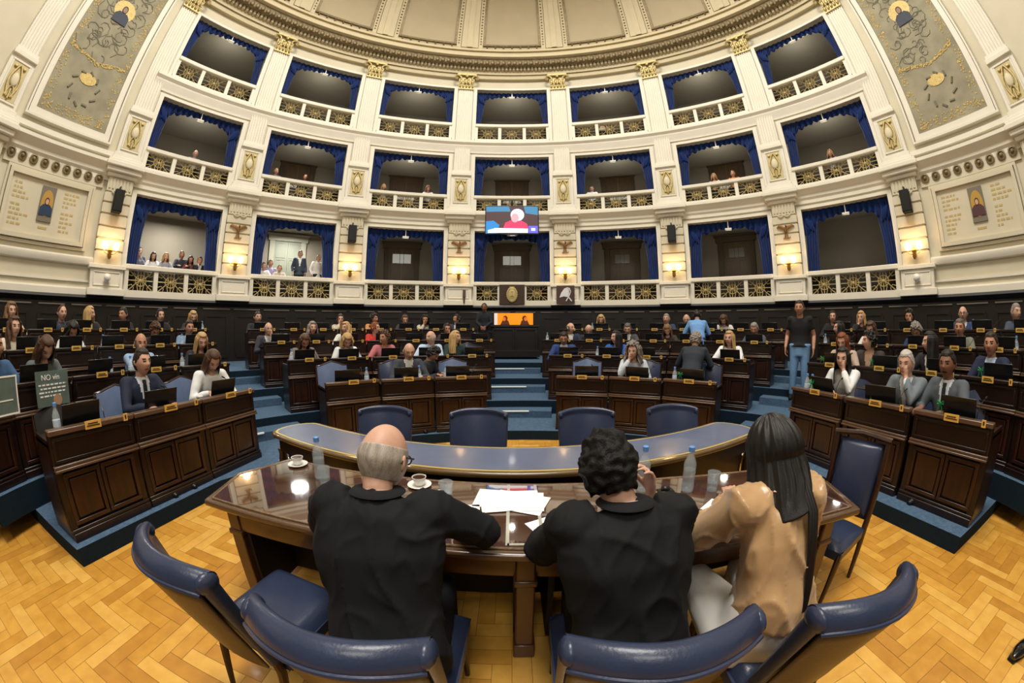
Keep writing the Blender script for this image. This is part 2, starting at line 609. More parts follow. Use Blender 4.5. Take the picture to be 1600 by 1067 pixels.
def pilaster_proto():
    t = thing('pilaster', 'x', 'pilaster')
    # pedestal of the lower order
    p = MB()
    p.box(-.50, .50, -.30, .05, 2.62, 2.78, 0)
    p.box(-.44, .44, -.25, .05, 2.78, 3.24, 0)
    p.panel(-.36, .36, -.25, 2.84, 3.18, .03, .02, 0)
    p.box(-.50, .50, -.31, .05, 3.24, 3.34, 0)
    bevel(p.build('pedestal', IVORY, t), .012)
    # rusticated lower shaft of separate courses
    r = MB()
    z = 3.34
    hs = [.36, .30, .30, .30, .28, .26]
    for i, h in enumerate(hs):
        r.box(-.38, .38, -.17, .05, z, z+h-.045)
        r.box(-.35, .35, -.13, .05, z+h-.045, z+h)
        z += h
    r.box(-.36, .36, -.16, .05, z, 5.50)
    for i in range(7):
        x = (i-3)*.095
        r.box(x-.028, x+.028, -.185, -.15, 5.20, 5.46)
    for s_ in (-1, 1):
        r.tube([(s_*.10+x*.1, -.19-.02*S(PI*(x+1)/2), 5.13-.05*(1-x*x)) for x in (-1, -.5, 0, .5, 1)], .022, 6)
    bevel(r.build('rusticated_shaft', CREAM, t), .014)
    # cornice block between the orders
    c = MB()
    c.box(-.44, .44, -.24, .05, 5.50, 5.60)
    c.box(-.50, .50, -.34, .05, 5.60, 5.72)
    c.box(-.55, .55, -.42, .05, 5.72, 5.84)
    c.box(-.52, .52, -.36, .05, 5.84, 5.93)
    bevel(c.build('cornice_block', IVORY, t), .02)
    # pedestal of the upper order with its gilt cartouche
    u = MB()
    u.box(-.44, .44, -.22, .05, 5.93, 6.05)
    u.box(-.40, .40, -.18, .05, 6.05, 6.17)
    u.box(-.36, .36, -.15, .05, 6.17, 7.42)
    u.panel(-.27, .27, -.15, 6.24, 7.24, .05, .03)
    u.box(-.36, .36, -.22, .05, 7.32, 7.44)
    bevel(u.build('upper_pedestal', IVORY, t), .012)
    g = MB()
    g.box(-.21, .21, -.165, -.15, 6.30, 7.18, 1)
    g.ball((0, -.19, 6.78), (.11, .05, .17), 10, 7, 2)
    for s_ in (-1, 1):
        g.tube([(s_*(.05+.11*S(q)), -.185, 6.38+q*.22) for q in [0, .5, 1, 1.5, 2, 2.5, 3, 3.4]], .028, 6)
        g.tube([(s_*(.03+.05*q), -.185, 6.62-.10*q*q) for q in (0, .5, 1, 1.5)], .024, 6)
        g.ball((s_*.12, -.185, 7.08), (.06, .03, .035), 6, 5)
    g.tube([(0, -.19, 6.34), (0, -.19, 6.56)], .03, 6)
    g.build('cartouche', [GILT, mat('cartouche_ground', (206, 190, 140), .6), mat('cartouche_shield', (222, 210, 176), .55)], t)
    # fluted shaft
    f = MB()
    W_ = .29
    xs = []
    nfl = 7
    for i in range(nfl):
        c0 = -W_+2*W_*(i+.5)/nfl
        hw = W_/nfl
        xs += [(c0-hw, 0), (c0-hw*.62, 0), (c0-hw*.45, .03), (c0+hw*.45, .03), (c0+hw*.62, 0)]
    xs.append((W_, 0))
    vs, fs = [], []
    for z in (7.44, 11.42):
        for x, d in xs:
            vs.append((x, -.10+d, z))
    n = len(xs)
    for i in range(n-1):
        fs.append((i, i+1, n+i+1, n+i))
    f.add(vs, fs)
    for s_ in (-1, 1):
        f.box(s_*W_-.005, s_*W_+.005, -.10, .05, 7.44, 11.42)
    f.box(-.33, .33, -.14, .05, 7.44, 7.56)
    f.build('fluted_shaft', IVORY, t, smooth=None)
    q = MB()
    capital(q, 11.38, 12.16, .62)
    q.build('capital', GILT, t)
    return t
PIL = Proto(pilaster_proto())
names8 = ['leftmost', 'second from left', 'third from left', 'left of the television bay', 'right of the television bay', 'third from right', 'second from right', 'rightmost']
for i in range(-5, 5):
    a = (i+.5)*DA
    if -4 <= i < 4:
        lab = 'ivory fluted pilaster with gilt cartouche, '+names8[i+4]+' between the galleries'
    else:
        lab = 'ivory fluted pilaster beyond the painted panel at the far '+('left' if i < 0 else 'right')+' edge'
    PIL.put(wallpos(a), -a, lab, 'pilasters of the gallery wall')
# pale frame strips beside each opening
fs_ = MB()
for lv, L in enumerate(LEV):
    for k in BAYS:
        a = k*DA
        w_ = L['w']/RW
        for s_ in (-1, 1):
            c0 = a+s_*(w_+.006)
            fs_.arcbox(c0-.007, c0+.007, RW-.05, RW+.02, L['b'] if lv else 2.8, L['top']+.08, 1)
        fs_.arcbox(a-w_-.012, a+w_+.012, RW-.05, RW+.02, L['top'], L['top']+.09, 6)
struct(fs_.build('trim_14', IVORY))

# ---- balustrades
def balustrade_proto(L):
    t = thing('balustrade', 'x', 'balustrade')
    w_ = L['w']
    z0, z1, zr = L['p0'], L['p1'], L['r']
    MB().box(-w_, w_, -.10, .10, z0-.10, z0, 0, 8).bend(RW).build('bottom_rail', IVORY, t)
    bevel(MB().box(-w_, w_, -.13, .10, z1, zr, 0, 8).bend(RW).build('top_rail', IVORY, t), .02)
    xs = [-w_+.04, -w_/3, w_/3, w_-.04]
    for x in xs:
        MB().box(x-.06, x+.06, -.09, .07, z0, z1).bend(RW).build('post', IVORY, t)
    for j in range(3):
        x0, x1 = xs[j]+.06, xs[j+1]-.06
        cx, cz = (x0+x1)/2, (z0+z1)/2
        hw, hh = (x1-x0)/2, (z1-z0)/2
        g = MB()
        def st(pts, r=.0135):
            g.tube([(cx+px_*hw, -.01, cz+pz_*hh) for px_, pz_ in pts], r, 4)
        for sx in (-1, 1):
            for sz in (-1, 1):
                st([(0, 0), (sx*.35, sz*.25), (sx*.62, sz*.62), (sx*.95, sz*.98)])
                st([(sx*.12, sz*.1), (sx*.26, sz*.55), (sx*.18, sz*.98)])
                st([(sx*.98, sz*.55), (sx*.70, sz*.42), (sx*.52, sz*.70), (sx*.58, sz*.98)], .011)
        for sx in (-1, 1):
            st([(0, 0), (sx*.98, 0)], .013)
            st([(0, 0), (0, sx*.98)], .013)
        g.ball((cx, -.015, cz), (.045, .03, .045), 8, 6)
        g.tube([(cx+hw*.42*Cc(q*PI/8), -.01, cz+hh*.55*S(q*PI/8)) for q in range(16)], .013, 4, closed=True)
        g.bend(RW).build('gilt_lattice', LATT, t)
    return t
bayn = ['first', 'second', 'third', 'central', 'fifth', 'sixth', 'seventh']
for lv, L in enumerate(LEV):
    P = Proto(balustrade_proto(L))
    for i, k in enumerate(BAYS):
        a = k*DA
        P.put(wallpos(a), -a, 'ivory balustrade with gilt star lattice, %s gallery, %s bay from left' % (L['n'], bayn[i]), 'balustrades of the galleries')

# ---- curtains
def curtain_proto(L, lv):
    t = thing('curtain', 'x', 'curtain')
    w_ = L['w']-.02
    top, bot = L['top'], L['r']
    rnd = random.Random(lv)
    def val(u, v):
        x = -w_+2*w_*u
        q = abs(2*u-1)
        drop = (.26 if lv == 0 else .20)+(.42 if lv < 2 else .34)*max(0, (q-.25)/.75)**1.7
        drop *= 1+.10*S(u*61)+.06*S(u*23+1)
        y = .16+.05*S(u*95)*(.4+.6*v)
        return (x, y, top+.02-(drop+.02)*v)
    def stretch(mb, name):
        o = mb.bend(RW).build(name, CURT, t, smooth=60)
        m = o.modifiers.new('thick', 'SOLIDIFY')
        m.thickness = .02
        return o
    stretch(MB().grid(val, 110, 4), 'valance')
    for s_ in (-1, 1):
        wt, wb = (.50, .30) if lv == 0 else (.44, .22 if lv == 1 else .14)
        def side(u, v, s_=s_, wt=wt, wb=wb):
            ww = wt+(wb-wt)*v**.8
            ww *= 1-.10*S(PI*v)
            x = s_*(w_-ww*u)
            y = .20+.045*S(u*30+v*2)*(1-.3*v)
            return (x, y, top-.05+(bot-.12-top+.05)*v)
        stretch(MB().grid(side, 30, 10), 'side_drape')
    # folded swag where valance meets drape
    for s_ in (-1, 1):
        g = MB()
        for j in range(3):
            g.tube([(s_*(w_-.08-.06*j-.05*q), .13, top-.25-.16*q-.04*j) for q in (0, .7, 1.4, 2.0)], [.045, .05, .04, .015], 6)
        g.bend(RW).build('swag', CURT, t)
    return t
for lv, L in enumerate(LEV):
    P = Proto(curtain_proto(L, lv))
    for i, k in enumerate(BAYS):
        a = k*DA
        P.put(wallpos(a), -a, 'royal blue scalloped curtain in the %s bay from left, %s gallery' % (bayn[i], L['n']), 'blue curtains of the galleries')
# small white ornament at the crown of every opening
P = thing('crown_ornament', 'x', 'lamp')
bevel(MB().box(-.11, .11, -.04, .04, -.03, .035).build('ornament_body', IVORY, P), .012)
MB().box(-.015, .015, -.015, .015, .03, .26).build('stem', WHITEP, P)
P = Proto(P)
for lv, L in enumerate(LEV):
    for i, k in enumerate(BAYS):
        if lv == 0 and k in (-3, -2, 0):
            continue
        P.put(wallpos(k*DA, RW+.12, L['top']-.27), -k*DA, 'small white ornament under the curtain crown, %s gallery, %s bay from left' % (L['n'], bayn[i]), 'crown ornaments of the openings')

# ---- sconces, speakers, eagles, globe cameras
def sconce():
    t = thing('wall_sconce', 'x', 'lamp')
    b = MB()
    b.lathe([(.03, -.16), (.06, -.10), (.05, -.02), (.075, .04), (.04, .08), (.02, .16)], 10)
    b.box(-.04, .04, 0, .12, -.06, .06)
    b.tube([(0, 0, -.02), (-.07, -.05, -.05), (-.15, -.04, -.02), (-.16, -.03, .05)], .012, 6)
    b.tube([(0, 0, -.02), (.07, -.05, -.05), (.15, -.04, -.02), (.16, -.03, .05)], .012, 6)
    b.build('bracket', BRASS, t)
    for s_ in (-1, 1):
        MB().lathe([(.02, .05), (.062, .09), (.072, .16), (.062, .22), (.03, .245)], 12, (s_*.16, -.03, 0)).build('glass_shade', SHADEW, t)
    return t
P = Proto(sconce())
side8 = ['beside the far left gallery', 'between the first and second bays from left', 'between the second and third bays from left', 'just left of the television bay', 'just right of the television bay', 'between the fifth and sixth bays from left', 'between the sixth and seventh bays from left', 'beside the far right gallery']
for i in range(-4, 4):
    a = (i+.5)*DA
    P.put(wallpos(a, RW-.34, 3.62), -a, 'lit brass wall sconce with two glowing shades, '+side8[i+4], 'wall sconces on the pilasters')
    light('sconce_light', 'POINT', wallpos(a, RW-.50, 3.85), 16, (1.0, .60, .28), .10)
sp = thing('loudspeaker', 'x', 'speaker')
bevel(MB().box(-.13, .13, -.14, .10, -.30, .26).build('cabinet', BLACKM, sp), .02)
MB().box(-.11, .11, -.15, -.14, -.27, .23).build('grille', BLACK, sp)
MB().tube([(0, 0, .26), (0, 0, .36), (0, .2, .36)], .02, 6).build('bracket', BLACK, sp)
P = Proto(sp)
for i in (-4, -2, 1, 3):
    a = (i+.5)*DA
    P.put(wallpos(a, RW-.32, 4.88), -a, 'black loudspeaker hung on the pilaster '+side8[i+4], 'loudspeakers on the pilasters')
eg = thing('eagle_ornament', 'x', 'ornament')
e = MB()
e.ball((0, -.03, 0), (.05, .05, .10), 8, 6)
e.ball((.02, -.06, .12), (.028, .035, .035), 7, 5)
e.tube([(.02, -.09, .12), (.03, -.13, .105)], [.012, .003], 5)
for s_ in (-1, 1):
    e.tube([(0, -.02, .03), (s_*.10, -.03, .10), (s_*.20, -.02, .13), (s_*.27, 0, .10)], [(.03, .05), (.025, .06), (.02, .045), (.008, .015)], 6)
e.tube([(0, 0, -.08), (0, 0, -.24)], [(.04, .02), (.07, .015)], 6)
e.tube([(-.10, 0, -.24), (-.02, 0, -.2), (.06, 0, -.25), (.12, 0, -.20)], .016, 5)
e.build('eagle', mat('bronze', (140, 106, 66), .4, .6), eg)
P = Proto(eg)
for i in (-3, -1, 0, 2):
    a = (i+.5)*DA
    P.put(wallpos(a, RW-.20, 4.66), -a, 'bronze eagle ornament with spread wings, pilaster '+side8[i+4], 'bronze eagles over the sconces')
gl = thing('dome_camera', 'x', 'camera')
MB().ball((0, 0, 0), (.095, .095, .10), 14, 10).build('globe', WHITEP, gl)
MB().box(-.05, .05, .05, .14, -.05, .05).build('mount', WHITEP, gl)
P = Proto(gl)
for s_, nm in ((-1, 'left'), (1, 'right')):
    P.put(wallpos(s_*3.5*DA, RW-.36, 3.02), -s_*3.5*DA, 'white globe camera on the pilaster pedestal at the far '+nm, 'white globe cameras')

# ---- side walls beyond the galleries: portrait panels, medallion frieze, great painted panels
def local_thing(name, label, cat, a, group=None):
    return thing(name, label, cat, wallpos(a), -a, group)
GROUND = mat('painted_panel_ground', (166, 158, 130), .7, rgb2=(134, 128, 106), scale=2.2)
SCROLL = mat('grisaille_scroll', (124, 120, 100), .7)
def bust(mb, cx, cz, s, y, m_sk, m_hair, m_coat):
    mb.plate([(cx+s*x, cz+s*z) for x, z in ((-.42, -.62), (.42, -.62), (.40, -.2), (.22, -.02), (-.22, -.02), (-.40, -.2))], y-.012, y, m_coat)
    mb.plate([(cx+.15*s*Cc(q*PI/8), cz+s*.16+.20*s*S(q*PI/8)) for q in range(16)], y-.02, y, m_hair)
    mb.plate([(cx+.11*s*Cc(q*PI/8), cz+s*.12+.155*s*S(q*PI/8)) for q in range(16)], y-.03, y, m_sk)
SK0 = mat('portrait_skin', (206, 160, 124), .6)
for s_, nm in ((-1, 'left'), (1, 'right')):
    a = s_*4*DA
    rnd = random.Random(5+s_)
    # portrait panel
    t = local_thing('portrait_panel', 'framed cream wall panel with painted military portrait and gilt inscriptions, %s wall' % nm, 'panel', a, 'portrait panels')
    m = MB()
    m.box(-1.06, 1.06, -.06, .0, 3.78, 5.02, 0, 6)
    m.panel(-1.12, 1.12, -.06, 3.70, 5.10, .09, .08, 0, None, 6)
    m.panel(-1.20, 1.20, -.03, 3.62, 5.18, .06, .05, 0, None, 6)
    m.bend(RW).build('frame', CREAM, t)
    m = MB()
    m.box(-.19, .19, -.10, -.06, 4.12, 4.90, 0)
    m.plate([(.16*Cc(q*PI/10), 4.52+.30*S(q*PI/10)) for q in range(20)], -.108, -.10, 1)
    bust(m, 0, 4.50, .40, -.108, 2, 3, 4)
    m.bend(RW).build('portrait', [mat('portrait_ground', (120, 112, 96), .6), mat('portrait_halo', (186, 146, 60), .5), SK0, mat('portrait_hair', (60, 44, 32), .7), mat('portrait_coat_'+nm, (34, 58, 84) if s_ < 0 else (84, 52, 56), .7)], t)
    m = MB()
    for sd in (-1, 1):
        for r_ in range(9):
            n_ = rnd.randint(2, 4)
            z = 4.86-.10*r_-(.06 if r_ > 3 else 0)
            x = sd*.42 if sd > 0 else -.92
            for q in range(n_):
                l_ = rnd.uniform(.04, .12)
                m.box(x, x+l_, -.067, -.06, z-.045, z)
                x += l_+.03
    m.box(-.12, .12, -.067, -.06, 3.96, 4.01)
    m.bend(RW).build('gilt_inscription', mat('gilt_letters', (190, 168, 110), .5, .2), t)
    # medallion frieze above it
    t = local_thing('medallion_frieze', 'cream frieze with a row of round rosettes above the portrait, %s wall' % nm, 'frieze', a, 'medallion friezes')
    m = MB()
    m.box(-1.38, 1.38, -.05, .02, 5.20, 5.56, 0, 8)
    m.bend(RW).build('band', CREAM, t)
    m = MB()
    for q in range(9):
        x = -1.22+q*.305
        Mx = Matrix.Translation((x, -.06, 5.40)) @ Matrix.Rotation(PI/2, 4, 'X')
        m.lathe([(.115, -.01), (.115, .03), (.08, .035), (.075, .01), (.045, .02), (.03, .05), (.01, .06)], 12, (0, 0, 0), 0, Mx)
    m.bend(RW).build('rosettes', GILTD, t)
    # great painted panel
    t = local_thing('painted_panel', 'tall painted panel with gold haloed figure and scrollwork, %s wall' % nm, 'painting', a, 'tall painted panels')
    m = MB()
    m.box(-1.02, 1.02, -.04, .02, 6.55, 12.0, 0, 6)
    m.bend(RW).build('canvas', GROUND, t)
    m = MB()
    m.panel(-1.18, 1.18, .0, 6.36, 12.1, .16, .10, 0, None, 6)
    m.panel(-1.26, 1.26, .0, 6.28, 12.1, .05, .16, 0, None, 6)
    m.bend(RW).build('moulded_frame', IVORY, t)
    # scrolls, wreath and haloed bust
    m = MB()
    def flat(pts, r, mi):
        m.tube([(x, -.045, z) for x, z in pts], [(r, .008)]*len(pts), 6, mi, ref=(1, 0, 0.3))
    for q in range(330):
        sd = rnd.choice((-1, 1))
        x = sd*rnd.uniform(.76, .97)
        z = rnd.uniform(6.62, 11.9)
        m.ball((x, -.043, z), (rnd.uniform(.012, .032), .010, rnd.uniform(.015, .04)), 6, 4, 1)
    for q in range(110):
        x = rnd.uniform(-.9, .9)
        m.ball((x, -.043, rnd.uniform(6.60, 6.84)), (rnd.uniform(.012, .03), .010, rnd.uniform(.012, .03)), 6, 4, 1)
        m.ball((x, -.045, 8.2+.25*abs(x)+rnd.uniform(-.05, .05)), (.03, .012, .03), 6, 4, 1)
    for q in range(60):
        cx, cz, rr = rnd.uniform(-.62, .62), rnd.uniform(8.4, 11.6), rnd.uniform(.12, .36)
        a0 = rnd.uniform(0, 6)
        pts = [(cx+rr*(1-.12*j)*Cc(a0+j*.8), cz+rr*(1-.12*j)*S(a0+j*.8)) for j in range(7)]
        m.tube([(x, -.042, z) for x, z in pts], .015, 5, 0)
    for q in range(10):
        b0 = q*.628
        m.tube([(.36*Cc(b0), -.042, 7.45+.42*S(b0)), (.46*Cc(b0+.3), -.042, 7.45+.50*S(b0+.3))], .035, 5, 0)
    m.plate([(.26*Cc(q*PI/8), 7.72+.16*S(q*PI/8)) for q in range(16)], -.055, -.04, 1)
    m.plate([(.36*Cc(q*PI/10), 10.05+.34*S(q*PI/10)) for q in range(20)], -.055, -.04, 1)
    bust(m, 0, 9.98, .62, -.055, 2, 3, 4)
    m.bend(RW).build('painted_figures', [SCROLL, mat('panel_gold', (186, 160, 92), .5, .2, var=.25, scale=20), mat('panel_flesh', (150, 120, 96), .6), mat('panel_hair', (70, 60, 54), .7), mat('panel_robe', (66, 70, 84), .7)], t)
# plain mouldings of the side walls
sm = MB()
for s_ in (-1, 1):
    a0, a1 = sorted((s_*3.5*DA, s_*AMAX))
    sm.sweep([(RW, 3.30), (RW-.10, 3.32), (RW-.14, 3.40), (RW-.14, 3.46), (RW-.06, 3.50), (RW, 3.52)], a0, a1, 20)
    sm.sweep([(RW, 2.92), (RW-.05, 2.92), (RW-.05, 2.97), (RW, 2.97)], a0, a1, 20)
    sm.sweep([(RW, 6.02), (RW-.12, 6.02), (RW-.12, 6.14), (RW, 6.16)], a0, a1, 20)
struct(sm.build('trim_15', IVORY))

# ---- television, crest banner, scarf plaque, junction box
t = thing('television', 'hanging television showing a white haired person in a red top above the central lower balustrade', 'television', wallpos(.0, RW-.62, 0), 0)
bevel(MB().box(-.90, .90, 0, .06, 4.98, 6.00).build('screen_case', BLACK, t), .01)
def em(name, rgb, es=1.0):
    return mat(name, rgb, .4, emit=rgb, es=es)
m = MB()
y = -.004
m.plate([(-.87, 5.01), (.87, 5.01), (.87, 5.97), (-.87, 5.97)], y, 0, 0)
m.plate([(-.87, 5.78), (-.05, 5.78), (-.1, 5.97), (-.87, 5.97)], y-.004, y, 1)
m.plate([(.45, 5.72), (.87, 5.66), (.87, 5.97), (.4, 5.97)], y-.004, y, 1)
m.plate([(-.87, 5.01), (-.5, 5.01), (-.42, 5.3), (-.62, 5.46), (-.87, 5.44)], y-.004, y, 2)
m.plate([(-.30, 5.16), (.54, 5.16), (.50, 5.34), (.30, 5.46), (-.05, 5.46), (-.22, 5.38)], y-.008, y, 3)
m.plate([(.18+.23*Cc(q*PI/9), 5.66+.22*S(q*PI/9)) for q in range(18)], y-.012, y, 4)
m.plate([(.10+.13*Cc(q*PI/9), 5.55+.16*S(q*PI/9)) for q in range(18)], y-.016, y, 5)
m.plate([(-.80, 5.03), (.53, 5.03), (.53, 5.17), (-.55, 5.19), (-.80, 5.12)], y-.014, y, 6)
m.plate([(.55, 5.02), (.86, 5.02), (.86, 5.27), (.55, 5.27)], y-.014, y, 7)
m.plate([(.64, 5.10), (.77, 5.10), (.77, 5.19), (.64, 5.19)], y-.018, y, 6)
m.build('picture', [em('tv_brown', (70, 50, 52)), em('tv_teal', (60, 120, 160)), em('tv_blue', (40, 120, 190), 1.1), em('tv_red', (226, 50, 90), 1.3), em('tv_white_hair', (200, 206, 222), 1.2), em('tv_face', (224, 150, 160), 1.1), em('tv_white', (246, 246, 250), 1.3), em('tv_indigo', (90, 92, 220), 1.1)], t)
MB().box(-.16, .16, -.02, .04, 4.93, 4.98).build('sensor_bar', BLACK, t)
MB().tube([(0, .08, 5.8), (0, .10, 6.2), (0, .5, 6.3)], .035, 8).build('mount', BLACK, t)

t = thing('crest_banner', 'dark brown banner with a gilt oval coat of arms on the central lower balustrade', 'banner', wallpos(0, RW-.14, 0), 0)
bevel(MB().box(-.43, .43, -.03, .0, 2.66, 3.34).build('cloth', mat('brown_cloth', (70, 54, 46), .9), t), .006)
m = MB()
Mx = Matrix.Translation((0, -.035, 3.0)) @ Matrix.Rotation(PI/2, 4, 'X') @ Matrix.Diagonal((.72, 1, 1, 1))
m.lathe([(.24, 0), (.25, .02), (.21, .035), (.19, .02), (.12, .03), (.02, .032)], 24, (0, 0, 0), 0, Mx)
for q in range(22):
    b0 = q*2*PI/22
    m.ball((.17*Cc(b0), -.05, 3.0+.24*S(b0)), (.025, .02, .035), 6, 4)
m.tube([(-.05, -.075, 2.93), (0, -.08, 2.98), (.05, -.075, 2.93)], .014, 5)
m.tube([(0, -.075, 2.95), (0, -.08, 3.09)], .012, 5)
m.ball((0, -.075, 3.10), (.03, .015, .025), 7, 5)
for q in range(-3, 4):
    m.tube([(q*.018, -.05, 3.22), (q*.034, -.05, 3.28)], .006, 4)
m.build('coat_of_arms', mat('pale_gilt', (190, 172, 118), .45, .4), t)
t = thing('scarf_plaque', 'brown plaque with a white headscarf emblem, right of the central gallery', 'plaque', wallpos(.5*DA, RW-.40, 0), -.5*DA)
MB().box(-.30, .30, -.02, .0, 2.66, 3.26).build('board', mat('brown_board', (76, 58, 54), .8), t)
m = MB()
m.plate([(-.20, 2.86), (-.14, 3.02), (-.04, 3.16), (.06, 3.20), (.12, 3.14), (.12, 2.98), (.06, 2.88), (-.06, 2.90)], -.03, -.02)
m.tube([(.05, -.03, 3.18), (.13, -.03, 3.16), (.17, -.03, 3.06), (.13, -.03, 2.94), (.08, -.03, 2.88)], .018, 5)
m.tube([(.08, -.03, 2.90), (.20, -.03, 2.74)], .022, 5)
m.tube([(.12, -.03, 2.92), (.02, -.03, 2.74)], .022, 5)
m.build('headscarf', mat('scarf_white', (228, 226, 230), .6), t)
t = thing('junction_box', 'small dark electrical box on the pilaster pedestal left of the crest banner', 'box', wallpos(-.5*DA, RW-.30, 3.0), .5*DA)
bevel(MB().box(.14, .24, -.06, 0, -.12, .14).build('case', mat('bronze_box', (88, 70, 52), .5), t), .01)
MB().tube([(.19, -.02, -.12), (.19, -.02, -.30)], .03, 6).build('conduit', mat('bronze_box', (88, 70, 52), .5), t)
# ================================================================== FLOOR AND TIERS
# herringbone parquet: each block a face of the floor mesh, four tones of the same oak
PW, PL_ = 0.10, 0.40
oak = [mat('oak_block_%d' % i, c, 0.34, rgb2=c2, scale=3, stretch=(3, 3, 3), coat=0.25, bump=0.02, bscale=40) for i, (c, c2) in enumerate([((222, 168, 76), (204, 148, 60)), ((210, 152, 62), (190, 134, 50)), ((230, 180, 90), (214, 160, 72)), ((198, 140, 56), (180, 124, 46))])]
fl = MB()
rnd = random.Random(3)
g = .0012
nrow = int(PL_/PW)
def block(x0, y0, lx, ly):
    if -9 < x0 < 9 and -3.2 < y0 < 6.2:
        z = rnd.uniform(-.0003, .0003)
        fl.add([(x0+g, y0+g, z), (x0+lx-g, y0+g, z), (x0+lx-g, y0+ly-g, z), (x0+g, y0+ly-g, z)], [(0, 1, 2, 3)], rnd.choice((0, 0, 1, 1, 2, 3)))
# diagonal staircase of horizontal and vertical blocks
for i in range(-160, 160):
    for j in range(-40, 40):
        x0 = i*PW+j*2*PL_*1.0
        y0 = i*PW
        x0 += 0
        block(x0, y0, PL_, PW)
        block(x0+PL_, y0, PW, PL_) if False else block(x0-PW+PL_+PW, y0+PW-PL_, PW, PL_)
base = MB().box(-12, 12, -4, 13, -.12, -.004)
fl.add(base.v, base.f, 4)
struct(fl.build('floor', oak+[mat('parquet_joint', (120, 80, 34), .6)], smooth=None))

TZ = [0.15, 0.40, 0.67, 0.93]
TR = [3.22, 4.40, 5.58, 6.70]
RF = [3.30, 4.50, 5.70, 6.80]
def edge_r(a, r0, i):
    d = abs(math.degrees(a))
    if i or d < 58:
        return rmod(a, r0)
    if d < 68:
        return rmod(a, r0)+(3.08-rmod(a, r0))*(d-58)/10
    c = 3.20/Cc(abs(a)-CH0)
    return c if d > 80 else 3.08+(3.20/Cc(math.radians(80)-CH0)-3.08)*(d-68)/12
def tier(i, z0, z1, r0):
    """a terrace from radius r0 back to the wall, cut straight at its two front ends"""
    m = MB()
    yc = .82 if i == 0 else .40
    n = 60
    top = []
    amax = math.acos(max(-1, (yc-RC.y)/(r0+.12))) if i else CH0+math.atan((RC.y-yc+3.2*Cc(CH0))/3.2)
    inner = [(RC.x+edge_r(a, r0, i)*S(a), RC.y+edge_r(a, r0, i)*Cc(a)) for a in [-amax+2*amax*q/n for q in range(n+1)]]
    ro = 9.8
    bmax = math.acos((yc-RC.y)/ro)
    outer = [(RC.x+ro*S(b), RC.y+ro*Cc(b)) for b in [-bmax+2*bmax*q/n for q in range(n+1)]]
    vs = [(x, y, z0) for x, y in inner]+[(x, y, z1) for x, y in inner]+[(x, y, z1) for x, y in outer]+[(x, y, z0) for x, y in outer]
    k = n+1
    fs = []
    for q in range(n):
        fs += [(q, q+1, k+q+1, k+q), (k+q, k+q+1, 2*k+q+1, 2*k+q), (2*k+q, 2*k+q+1, 3*k+q+1, 3*k+q)]
    fs += [(0, k, 2*k, 3*k), (n, 3*k+n, 2*k+n, k+n)]
    m.add(vs, fs)
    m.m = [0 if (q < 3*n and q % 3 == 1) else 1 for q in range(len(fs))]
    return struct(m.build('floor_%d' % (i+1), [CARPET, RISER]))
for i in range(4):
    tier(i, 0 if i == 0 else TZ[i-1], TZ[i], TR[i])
# half steps with pale nosings in the four aisles
AIS = [(-8.5, 8.0), (-66.5, -53.5), (54.5, 66.5)]
hs = MB()
ns = MB()
for (a0, a1) in AIS:
    for (r0, z0, z1) in ((4.05, .15, .275), (5.25, .40, .535), (6.45, .67, .80), (8.0, .93, 1.05)):
        A0, A1 = math.radians(a0*(1 if abs(a0) > 10 else 4.05/r0*1.0)), math.radians(a1*(1 if abs(a1) > 10 else 4.05/r0*1.0))
        r0 += rmod((A0+A1)/2, 0)
        if r0 < 7.9:
            hs.arcbox(A0, A1, r0, r0+.36, z0, z1, 6, RC)
        else:
            if abs(a0) > 10:
                continue
            hs.arcbox(A0, A1, r0, r0+1.6, z0, z1, 6, RC)
        e = .65 if abs(a0) < 10 else .30
        ns.arcbox(A0 if a0 < 0 else A1-(A1-A0)*e, A0+(A1-A0)*e if a0 < 0 else A1, r0-.012, r0+.02, z1-.012, z1+.008, 4, RC)
struct(hs.build('trim_16', CARPET))
struct(ns.build('trim_17', LEDS))
struct(MB().arcbox(math.radians(-66), math.radians(-54), 3.20, 3.235, .12, .158, 3, RC).arcbox(math.radians(55), math.radians(66), 3.20, 3.235, .12, .158, 3, RC).build('trim_18', LEDS))

